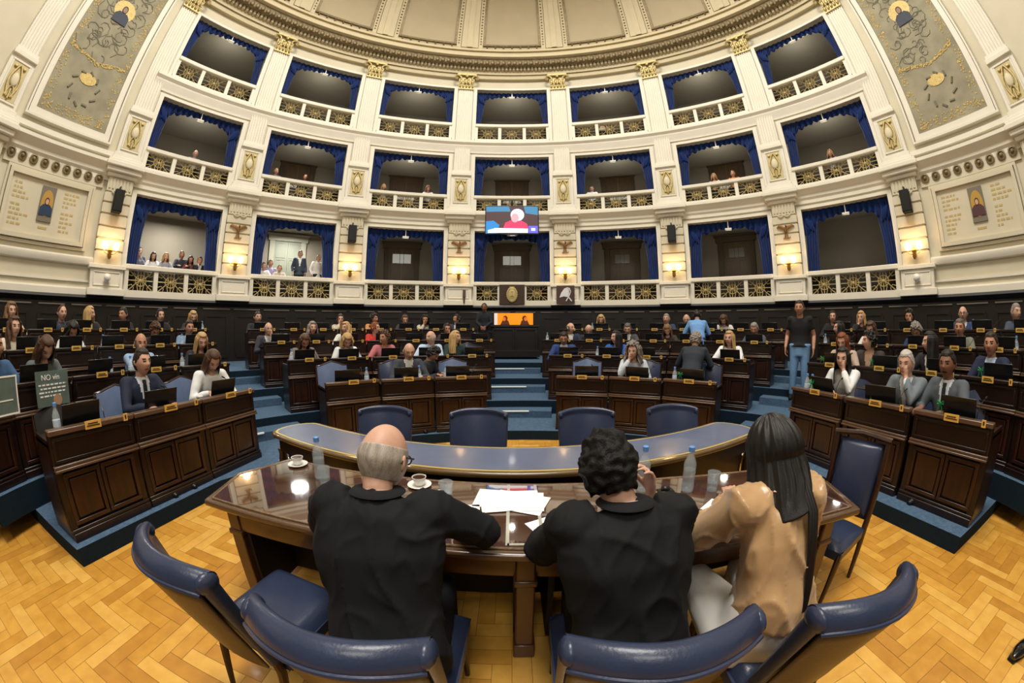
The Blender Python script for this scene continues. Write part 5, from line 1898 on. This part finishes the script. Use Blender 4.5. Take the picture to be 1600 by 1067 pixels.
# (row, angle, figure, hair, hair colour, top, shirt, tie, skin, flip, description)
W = (232, 232, 230)
NV = (26, 36, 62)
PEOPLE = [
 # back row
 (3, -94.2, 'look_f', 'wavy', 'light', (206, 198, 176), None, None, 0, 0, 'light brown haired woman in cream'),
 (3, -86.7, 'look_m', 'receding', 'brown', (44, 52, 66), (60, 66, 80), None, 0, 0, 'balding man in dark slate suit'),
 (3, -82.5, 'side_f', 'long', 'blonde', (40, 38, 40), (214, 190, 120), None, 0, 0, 'blonde woman in black turned aside'),
 (3, -77.1, 'side_m', 'short', 'black', (30, 28, 32), None, None, 1, 1, 'black haired person in black in profile'),
 (3, -70.9, 'look_f', 'bun', 'dark', (28, 28, 30), None, None, 0, 0, 'woman with dark pinned hair in black'),
 (3, -65.4, 'type_f', 'long', 'blonde', (46, 46, 50), (110, 108, 104), None, 0, 0, 'blonde woman in dark grey looking down'),
 (3, -53.4, 'look_m', 'short', 'dark', (34, 34, 44), (120, 120, 130), None, 0, 0, 'short haired man in dark suit'),
 (3, -37.3, 'chin_f', 'bun', 'dark', (196, 186, 168), (232, 214, 140), None, 0, 0, 'dark haired woman holding her chin'),
 (3, -30.5, 'side_f', 'curly', 'dark', (210, 150, 92), None, None, 1, 0, 'curly dark haired woman in orange tan'),
 (3, -24.1, 'type_f', 'bun', 'brown', (58, 50, 50), (214, 196, 180), None, 0, 0, 'brown haired woman in dark jacket'),
 (3, -19.8, 'chin_f', 'wavy', 'black', (196, 186, 172), None, None, 1, 0, 'woman with long black wavy hair in beige'),
 (3, -13.1, 'side_f', 'bun', 'dark', (60, 60, 66), W, None, 1, 1, 'dark haired woman in grey and white'),
 (3, 18.0, 'type_f', 'bob', 'blonde', (40, 38, 40), None, None, 0, 0, 'blonde woman in black beside her papers'),
 (3, 31.7, 'look_m', 'short', 'grey', (48, 66, 92), W, None, 0, 1, 'grey haired man in blue suit'),
 (3, 35.9, 'type_m', 'bald', 'white', (36, 36, 44), W, None, 0, 0, 'bald man in dark suit'),
 (3, 43.4, 'down_f', 'wavy', 'brown', (226, 222, 214), None, None, 0, 1, 'brown haired woman in white bending down'),
 (3, 64.1, 'look_f', 'bun', 'dark', (30, 28, 30), None, None, 0, 0, 'woman with tied dark hair in black'),
 (3, 69.2, 'chin_f', 'long', 'blonde', (34, 34, 40), None, None, 0, 0, 'blonde woman in black holding her cheek'),
 (3, 77.4, 'chin_f', 'curly', 'black', (42, 52, 82), W, None, 1, 1, 'curly black haired woman in blue'),
 (3, 86.1, 'look_m', 'bald', 'grey', (44, 66, 112), W, None, 0, 0, 'bald man with glasses in blue suit'),
 (3, 94.2, 'side_m', 'short', 'grey', (70, 80, 100), None, None, 0, 0, 'grey haired man in grey blue turned aside'),
 # third row
 (2, -96.5, 'look_f', 'wavy', 'brown', (218, 210, 186), None, None, 0, 0, 'brown haired woman in cream cardigan'),
 (2, -88.0, 'down_f', 'wavy', 'black', (222, 226, 222), (50, 150, 90), None, 1, 1, 'black haired woman in white and green bending'),
 (2, -74.4, 'down_m', 'curly', 'brown', (54, 46, 40), None, None, 1, 0, 'curly brown haired person with bowed head'),
 (2, -68.2, 'look_m', 'short', 'dark', (120, 146, 176), W, None, 1, 0, 'dark haired person in denim blue and white'),
 (2, -53.4, 'chin_m', 'bald', 'grey', (58, 58, 68), W, None, 0, 1, 'bald man resting chin on hand'),
 (2, -44.6, 'look_f', 'bob', 'grey', (196, 52, 48), None, None, 0, 0, 'grey haired woman in red'),
 (2, -37.7, 'side_f', 'wavy', 'blonde', (226, 222, 214), None, None, 0, 1, 'blonde woman in white turned aside'),
 (2, -31.5, 'side_f', 'bun', 'red', (204, 58, 48), None, None, 0, 0, 'red haired woman in red turned aside'),
 (2, -15.9, 'chin_f', 'bun', 'dark', (58, 46, 62), None, None, 1, 1, 'dark haired woman in plum holding her face'),
 (2, 11.7, 'side_m', 'bald', 'salt', (40, 50, 76), (220, 216, 210), None, 0, 0, 'bald man in navy suit turned aside'),
 (2, 15.8, 'down_m', 'bald', 'grey', (42, 42, 48), None, None, 0, 0, 'bald man with bowed head'),
 (2, 24.4, 'type_m', 'short', 'salt', (76, 76, 82), W, None, 0, 1, 'grey bearded man in grey reading white papers'),
 (2, 33.0, 'down_f', 'long', 'light', (60, 54, 50), None, None, 0, 1, 'fair haired woman bending low'),
 (2, 51.1, 'type_m', 'short', 'grey', (78, 80, 92), (60, 62, 80), None, 1, 0, 'grey haired man in grey suit looking down'),
 (2, 67.3, 'side_f', 'long', 'black', (34, 32, 38), W, None, 0, 1, 'woman with long black hair in black'),
 (2, 73.2, 'type_f', 'wavy', 'brown', (224, 220, 210), None, None, 1, 1, 'brown haired woman in white sleeves'),
 (2, 81.1, 'down_m', 'curly', 'grey', (44, 62, 104), None, None, 1, 0, 'curly grey haired man in blue suit'),
 (2, 88.1, 'look_m', 'short', 'salt', (116, 118, 104), (70, 74, 66), None, 1, 0, 'grey haired man in olive grey blazer'),
 # second row
 (1, -104.0, 'side_m', 'short', 'dark', (60, 92, 130), None, None, 1, 0, 'person in blue at the left edge'),
 (1, -96.7, 'down_f', 'wavy', 'brown', (90, 100, 100), None, None, 0, 0, 'brown haired woman in grey green looking down'),
 (1, -80.8, 'chin_m', 'bald', 'salt', (148, 172, 204), None, None, 1, 0, 'bald man in light blue shirt with hand on face'),
 (1, -70.0, 'type_f', 'long', 'blonde', (28, 30, 42), None, None, 0, 0, 'blonde woman in black blazer looking down'),
 (1, -49.2, 'down_f', 'long', 'brown', (120, 112, 104), None, None, 1, 0, 'long brown haired woman in grey beige'),
 (1, -40.0, 'down_f', 'bob', 'blonde', (230, 230, 228), None, None, 0, 0, 'blonde woman in white with bowed head'),
 (1, -31.5, 'side_f', 'curly', 'brown', (186, 110, 116), None, None, 1, 1, 'curly brown haired woman in pink'),
 (1, -20.9, 'side_m', 'bald', 'white', (190, 208, 230), None, None, 0, 1, 'bald man in pale blue shirt'),
 (1, -15.2, 'side_f', 'long', 'blonde', (30, 52, 50), None, None, 0, 0, 'long blonde haired woman in dark green'),
 (1, 10.6, 'type_m', 'short', 'dark', (38, 62, 120), (200, 200, 210), None, 1, 0, 'dark haired man in royal blue suit'),
 (1, 22.9, 'side_f', 'long', 'black', (38, 88, 170), None, None, 0, 1, 'black haired woman in bright blue blouse'),
 (1, 48.3, 'look_f', 'long', 'blonde', (236, 236, 236), None, None, 0, 1, 'blonde woman in white shirt'),
 (1, 71.6, 'type_f', 'long', 'red', (190, 168, 150), None, None, 0, 0, 'woman with long reddish hair'),
 (1, 76.4, 'side_m', 'curly', 'black', (60, 50, 48), (190, 150, 126), None, 0, 1, 'black haired person in brown turned away'),
 (1, 87.3, 'side_f', 'long', 'black', (36, 34, 38), W, None, 0, 1, 'woman with long black hair in black and white'),
 (1, 97.3, 'look_m', 'short', 'dark', (26, 34, 60), (190, 210, 236), None, 1, 0, 'dark haired man in navy suit and pale blue shirt'),
 # front row
 (0, -88.2, 'look_m', 'short', 'dark', (26, 34, 56), (214, 220, 230), (28, 28, 44), 0, 0, 'dark haired man in navy suit and dark tie'),
 (0, -70.8, 'down_f', 'long', 'brown', (236, 236, 234), None, None, 0, 0, 'long brown haired woman in white looking down'),
 (0, -28.9, 'type_m', 'bald', 'grey', (58, 60, 68), (236, 234, 230), None, 0, 1, 'bald man in grey suit and open white shirt'),
 (0, 28.9, 'chin_f', 'curlylong', 'grey', (196, 202, 210), None, None, 0, 0, 'curly grey haired woman in pale jacket'),
 (0, 74.1, 'chin_f', 'long', 'black', (232, 232, 230), (232, 232, 230), None, 0, 1, 'woman with long black hair in white'),
 (0, 89.9, 'chin_m', 'short', 'white', (112, 120, 126), (226, 228, 232), None, 0, 1, 'white haired man in grey suit with hand on mouth'),
 (0, 98.1, 'look_m', 'short', 'black', (84, 90, 96), (216, 222, 230), (40, 40, 48), 2, 0, 'black haired man with moustache in grey suit'),
]
blkname = lambda d: 'far left block' if d < -60 else ('centre left block' if d < 0 else ('centre right block' if d < 60 else 'far right block'))
pr = random.Random(4)
for (r, dg, fk, hair, hc, top, shirt, tie, skin, flip, desc) in PEOPLE:
    F = fig(fk)
    back = .56 if fk.startswith('down') or fk.startswith('chin') else .47
    person(F, '%s, %s row, %s' % (desc, rown[r], blkname(dg)), rowpos(dg, RF[r]+back+.12, TZ[r]-(0, .05, .075, .075)[r]), -math.radians(dg)+PI, hair, hc, top, shirt, tie, skin=skin, flip=bool(flip), glasses='glasses' in desc, stache='moustache' in desc, scale=(1.06, 1.05, 1.02, 1.02)[r],
           topname='jacket' if 'suit' in desc or 'blazer' in desc or 'jacket' in desc else 'shirt')
# standing people of the floor
GS = 'standing people'
person(fig('stand_m_t'), 'walking man in black T-shirt and blue jeans in the right aisle', rowpos(61.8, 5.42, .54), -math.radians(61.8)+PI+.1, 'short', 'dark', (18, 18, 20), None, None, (110, 150, 190), 1, GS, 1.03, topname='t_shirt')
person(fig('clasp_m'), 'guard in black uniform standing left of the orange screen with clasped hands', (-.80, 9.9, .93), PI-.1, 'receding', 'dark', (28, 30, 38), None, None, (24, 24, 30), 2, GS, .98, topname='uniform')
person(fig('bend_m'), 'man in dark suit standing with his back to the camera in the centre right block', rowpos(42.6, 4.00, .15), -math.radians(42.6), 'curly', 'grey', (40, 46, 56), None, None, (34, 38, 48), 1, GS, .97, topname='jacket')
person(fig('bend_m'), 'dark haired person in light blue shirt bending over the back row, seen from behind', rowpos(39.2, 6.35, .67), -math.radians(39.2)+.2, 'short', 'black', (112, 158, 214), None, None, (40, 40, 60), 1, GS, .98, topname='shirt')
person(fig('down_m'), 'person in dark coat leaning behind the bald man in the front row, centre left block', rowpos(-24.5, RF[0]+.95, TZ[0]+.02), -math.radians(-24.5)+PI+.9, 'curly', 'black', (44, 46, 56), None, None, skin=1, group='seated deputies', topname='coat')
# onlookers in the galleries
def gal(a_px, lv, R_, F, desc, hair, hc, top, shirt=None, z=0.0, rz=0.0, skin=0, scale=1.0, flip=False, topname='shirt'):
    zf = LEV[lv]['b']+.10
    seated = not F['stand']
    scale = .92 if seated else .94
    person(F, desc, wallpos(a_px, R_, zf+z), -a_px+PI+rz, hair, hc, top, shirt, None, skin=skin, group='onlookers in the galleries', scale=scale, flip=flip, topname=topname)
A3, A2 = -3*DA, -2*DA
SB = .12
gal(A3-.090, 0, 10.75, fig('look_m'), 'dark haired onlooker in grey, first from left in the lit first gallery', 'short', 'black', (110, 110, 120), z=-.03, skin=1)
gal(A3-.078, 0, 11.6, fig('stand_m'), 'dark haired onlooker standing behind the others in the lit first gallery', 'short', 'black', (90, 92, 104), z=-.12, skin=1)
gal(A3-.048, 0, 10.75, fig('type_f'), 'dark haired woman in white leaning on the first gallery rail', 'long', 'dark', (230, 228, 230), z=-.03)
gal(A3-.012, 0, 10.70, fig('look_f'), 'blonde haired onlooker beside the woman in white, first gallery', 'bob', 'blonde', (150, 150, 160), z=-.03)
gal(A3+.035, 0, 10.8, fig('look_m'), 'brown haired man in dark shirt in the middle of the first gallery', 'short', 'brown', (40, 40, 56), z=.10, skin=1)
gal(A3+.060, 0, 10.72, fig('type_f'), 'long dark haired woman in patterned brown, first gallery', 'long', 'dark', (110, 60, 56), z=-.03, skin=1)
gal(A3+.088, 0, 10.75, fig('chin_m'), 'black haired man in black suit, rightmost in the first gallery', 'short', 'black', (34, 34, 38), W, z=-.03, skin=1, topname='jacket')
gal(A2-.085, 0, 10.72, fig('look_f'), 'dark haired onlooker in white, leftmost in the second gallery', 'short', 'dark', (230, 228, 226), z=-.04)
gal(A2-.062, 0, 11.0, fig('stand_m'), 'man in lilac checked shirt in the second gallery', 'short', 'brown', (170, 160, 196), z=-.25)
gal(A2-.035, 0, 10.8, fig('type_m'), 'small fair onlooker sitting low in the second gallery', 'receding', 'light', (196, 186, 172), z=-.07)
gal(A2+.028, 0, 10.8, fig('stand_m'), 'man in dark jacket and white shirt standing in the second gallery', 'short', 'dark', (52, 64, 80), W, z=.10, topname='jacket')
gal(A2+.085, 0, 10.8, fig('stand_m'), 'onlooker in white with dark bag strap, right side of the second gallery', 'receding', 'brown', (226, 220, 212), z=.0, rz=.5)
gal(A3+.02, 1, 10.7, fig('look_m'), 'lone onlooker in grey in the first bay of the middle gallery', 'receding', 'white', (150, 150, 150), z=-.03)
gal(A2-.085, 1, 10.7, fig('look_m'), 'fair onlooker in the second bay of the middle gallery', 'receding', 'light', (120, 110, 110), z=-.03)
gal(A2+.02, 1, 11.3, fig('stand_m'), 'onlooker in black standing in the second bay of the middle gallery', 'short', 'black', (26, 24, 26), z=-.15, skin=1)
gal(-DA-.085, 1, 10.8, fig('look_f'), 'fair haired onlooker in the third bay of the middle gallery', 'long', 'blonde', (180, 170, 160), z=-.04)
gal(-DA+.07, 1, 10.65, fig('down_f'), 'onlooker in white bending over the rail, third bay of the middle gallery', 'bob', 'light', (232, 232, 232), z=-.07)
gal(DA-.085, 1, 10.7, fig('type_m'), 'onlooker in white shirt leaning on the fifth bay rail of the middle gallery', 'short', 'dark', (236, 236, 240), z=-.03)
gal(DA+.115, 1, 10.8, fig('look_m'), 'dark haired onlooker in blue, fifth bay of the middle gallery', 'short', 'dark', (60, 90, 130), z=-.03)
gal(DA-.03, 2, 10.7, fig('look_m'), 'lone onlooker in the fifth bay of the top gallery', 'receding', 'light', (190, 180, 160), z=-.10)
gal(2*DA-.03, 1, 10.7, fig('look_f'), 'blonde onlooker in tan, left of two in the sixth bay, middle gallery', 'bob', 'blonde', (190, 160, 130), z=-.03)
gal(2*DA+.035, 1, 10.7, fig('look_m'), 'fair onlooker in orange, right of two in the sixth bay, middle gallery', 'short', 'light', (206, 130, 80), z=-.03)
gal(3*DA-.015, 1, 10.7, fig('look_f'), 'blonde onlooker in the seventh bay of the middle gallery', 'bob', 'blonde', (150, 150, 170), z=-.03)
# ================================================================== THE THREE IN FRONT
def folds(amp, seed, fx=9, fz=5):
    def f(co):
        a = 1-abs(noise.noise(Vector((co.x*fx+seed+co.z*3, co.y*fx*.7, co.z*fz-co.x*2))))
        b = 1-abs(noise.noise(Vector((co.x*fx*1.7+seed-co.z*4, co.y*9, co.z*fz*1.8))))
        c = noise.noise(co*6)
        return amp*(2.2*(a**7-.25)+1.1*(b**8-.2)+.4*c)
    return f
SUITB = mat('black_suit_wool', (22, 23, 26), .85, spec=.3, var=.12, scale=7, bump=.05, bscale=260)
def front_person(name, F, label, loc, rz, skin, hairkind, hm, topm, shirtm, trm, topname):
    r = thing('person', label, 'person', loc, rz)
    child('body', F['body'], r, [SKIN[skin], hairm(HC['dark']), LIPS])
    child(topname, F['top'], r, [topm, shirtm, shirtm])
    child('trousers', F['trousers'], r, [trm])
    for q in F['shoes']:
        q.build('shoe', BLACK, r)
    nk = F['neck']
    if topname == 'blouse':
        MB().tube([nk+Vector((.074*S(a_), -.006-.078*Cc(a_), .016-.014*(1-Cc(a_)))) for a_ in [-2.6+5.2*j/20 for j in range(21)]], [(.010, .026)]*21, 8, ref=(0, 0, 1)).build('collar', topm, r, smooth=60)
    if topname == 'jacket':
        for nm_, mm_, r_, dz_, th_ in (('shirt_collar', shirtm, .059, .028, .006), ('jacket_collar', topm, .071, .026, .012)):
            MB().tube([nk+Vector((r_*S(a_), -.010-r_*.95*Cc(a_), dz_-.030*(1-Cc(a_))*.5)) for a_ in [-2.5+5.0*j/20 for j in range(21)]], [(th_, .024 if nm_ == 'shirt_collar' else .032)]*21, 8, ref=(0, 0, 1)).build(nm_, mm_, r, smooth=60)
    if hairkind:
        me = HAIR[hairkind] if isinstance(hairkind, str) else hairkind
        child('hair', me, r, [hm], F['Mh'])
    return r
SHW = mat('white_shirt', (226, 226, 228), .7)
# bald man on the left
F1 = make_figure('front_bald', hs=1.13, armr=1.12, lean=.24, headyaw=-.22, headpitch=.45, side=-.04, LH=(-.20, .52, .80), RH=(.20, .55, .80), voxb=.0055, voxc=.011, csm=9, torso_scale=1.22, disp=folds(.0065, 3, 6.5, 3), headoff=(0, .02, -.035), poleL=(-1, -.2, -.3), poleR=(1.0, .1, -.45), nz_=1.09, curl=.8)
p1 = front_person('p1', F1, 'bald man with grey fringe in black suit, seated left at the presidency table', (-.43, .83, 0), .02, 0, 'bald', hairm((168, 158, 146)), SUITB, SHW, SUITB, 'jacket')
g = MB()
for s_ in (-1, 1):
    g.tube([(s_*.052, .098, .016), (s_*.080, .06, .018), (s_*.086, -.015, .014), (s_*.084, -.03, -.005)], .003, 6)
    g.tube([(s_*.031+.021*Cc(q*PI/6), .100, .012+.017*S(q*PI/6)) for q in range(12)], .0028, 5, closed=True)
o = g.build('glasses', BLACK, p1)
o.matrix_local = F1['Mh']
# dark haired man in the middle
F2 = make_figure('front_dark', hs=1.02, armr=1.15, lean=.20, headyaw=.12, headpitch=.42, headroll=-.10, side=-.03, LH=(-.10, .50, .80), RH=(.125, .33, 1.04), voxb=.0055, voxc=.011, csm=9, torso_scale=1.22, disp=folds(.0065, 9, 6.5, 3), poleL=(-1, -.3, -.5), poleR=(1.0, -.5, -1.6), handd=((.3, 1, -.1), (-.2, -.05, 1)), handn=((0, 0, 1), (1, .2, 0)), nz_=1.08, curl=.9, headoff=(-.045, .01, -.035))
SUITC = mat('charcoal_black_suit', (20, 21, 22), .82, spec=.3, var=.12, scale=7, bump=.05, bscale=260)
p2 = front_person('p2', F2, 'man with curly black hair in black suit, hand to his face, middle of three', (.41, .82, 0), 0, 0, 'curly', mat('matt_black_hair', (20, 18, 18), .6, var=.3, scale=18, bump=.3, bscale=160, spec=.25), SUITC, SHW, SUITC, 'jacket')
# long haired woman on the right
F3 = make_figure('front_woman', hs=1.10, armr=1.22, loose=True, thigh=1.25, lean=.15, headyaw=.45, headpitch=.30, LH=(-.04, .40, .93), RH=(.14, .42, .82), fem=True, voxb=.0055, voxc=.010, csm=5, torso_scale=.92, headoff=(0, 0, -.02), disp=folds(.0085, 17, 9, 2.0), poleL=(-1, .3, -1.2), poleR=(1, -.2, -1.2), handd=((.3, .9, .2), (-.2, 1, 0)), handn=((-.3, 0, 1), (0, 0, 1)), nz_=1.10, curl=1.0, kx=.13)
SATIN = mat('beige_satin', (186, 148, 104), .27, var=.10, scale=5, sheen=.3, bump=.05, bscale=40)
p3 = front_person('p3', F3, 'woman with long black hair in beige satin blouse and white trousers', (.97, .80, 0), -.10, 0, None, None, SATIN, SATIN, mat('white_trousers', (222, 220, 214), .7, var=.04), 'blouse')
# her hair: cap, long fall over the left shoulder, thin strand down the back
HB = mat('glossy_black_hair', (18, 14, 13), .30, var=.3, scale=20, stretch=(8, 8, .4), bump=.3, bscale=90, spec=.6)
def front_long():
    m = MB()
    nu, nv = 60, 26
    def cap(u, v):
        lon = 38+284*u
        lat = 88-96*v
        return headpt(lon, lat, .014+.003*S(u*90))
    m.grid(cap, nu, nv)
    m.grid(lambda u, v: headpt(-40+80*u, 88-42*v, .013), 16, 8)
    def fall(u, v):
        lon = 38+284*u
        p = headpt(lon, -8, .014+.003*S(u*90))
        L_ = .11+.12*u
        p.z -= v*L_
        p.x = p.x*(1+.16*S(PI*v))-.06*v*v
        p.y = p.y*(1-.05*v)-.055*v*(1-abs(2*u-1))
        p += Vector((p.x, p.y, 0)).normalized()*min(1, v*3)*(.003*S(u*90+v*3)+.003*noise.noise(Vector((u*30, v*3, 0))))
        return p
    m.grid(fall, nu, 26)
    me_ = bpy.data.meshes.new('long_hair')
    me_.from_pydata([tuple(v) for v in m.v], [], m.f)
    me_.materials.append(None)
    bm = bmesh.new(); bm.from_mesh(me_)
    bmesh.ops.remove_doubles(bm, verts=bm.verts, dist=1e-4)
    bmesh.ops.recalc_face_normals(bm, faces=bm.faces)
    bm.to_mesh(me_); bm.free()
    o = bpy.data.objects.new('tmp', me_); COL.objects.link(o)
    s = o.modifiers.new('s', 'SOLIDIFY'); s.thickness = .014; s.offset = -1
    s = o.modifiers.new('ss', 'SUBSURF'); s.levels = 1
    dg = bpy.context.evaluated_depsgraph_get()
    out = bpy.data.meshes.new_from_object(o.evaluated_get(dg))
    bpy.data.objects.remove(o)
    out.shade_smooth()
    return out
child('hair', front_long(), p3, [HB], F3['Mh'])
m = MB()
for k_ in range(3):
    m.tube([(.025+.012*k_, .045, 1.15), (.035+.012*k_, -.030, 1.06), (.036+.010*k_, -.080, .93), (.034+.008*k_, -.128, .80), (.030+.006*k_, -.160, .72)], [(.012, .008), (.013, .008), (.012, .007), (.009, .006), (.003, .003)], 8, ref=(1, 0, 0))
m.build('loose_strand', HB, p3)
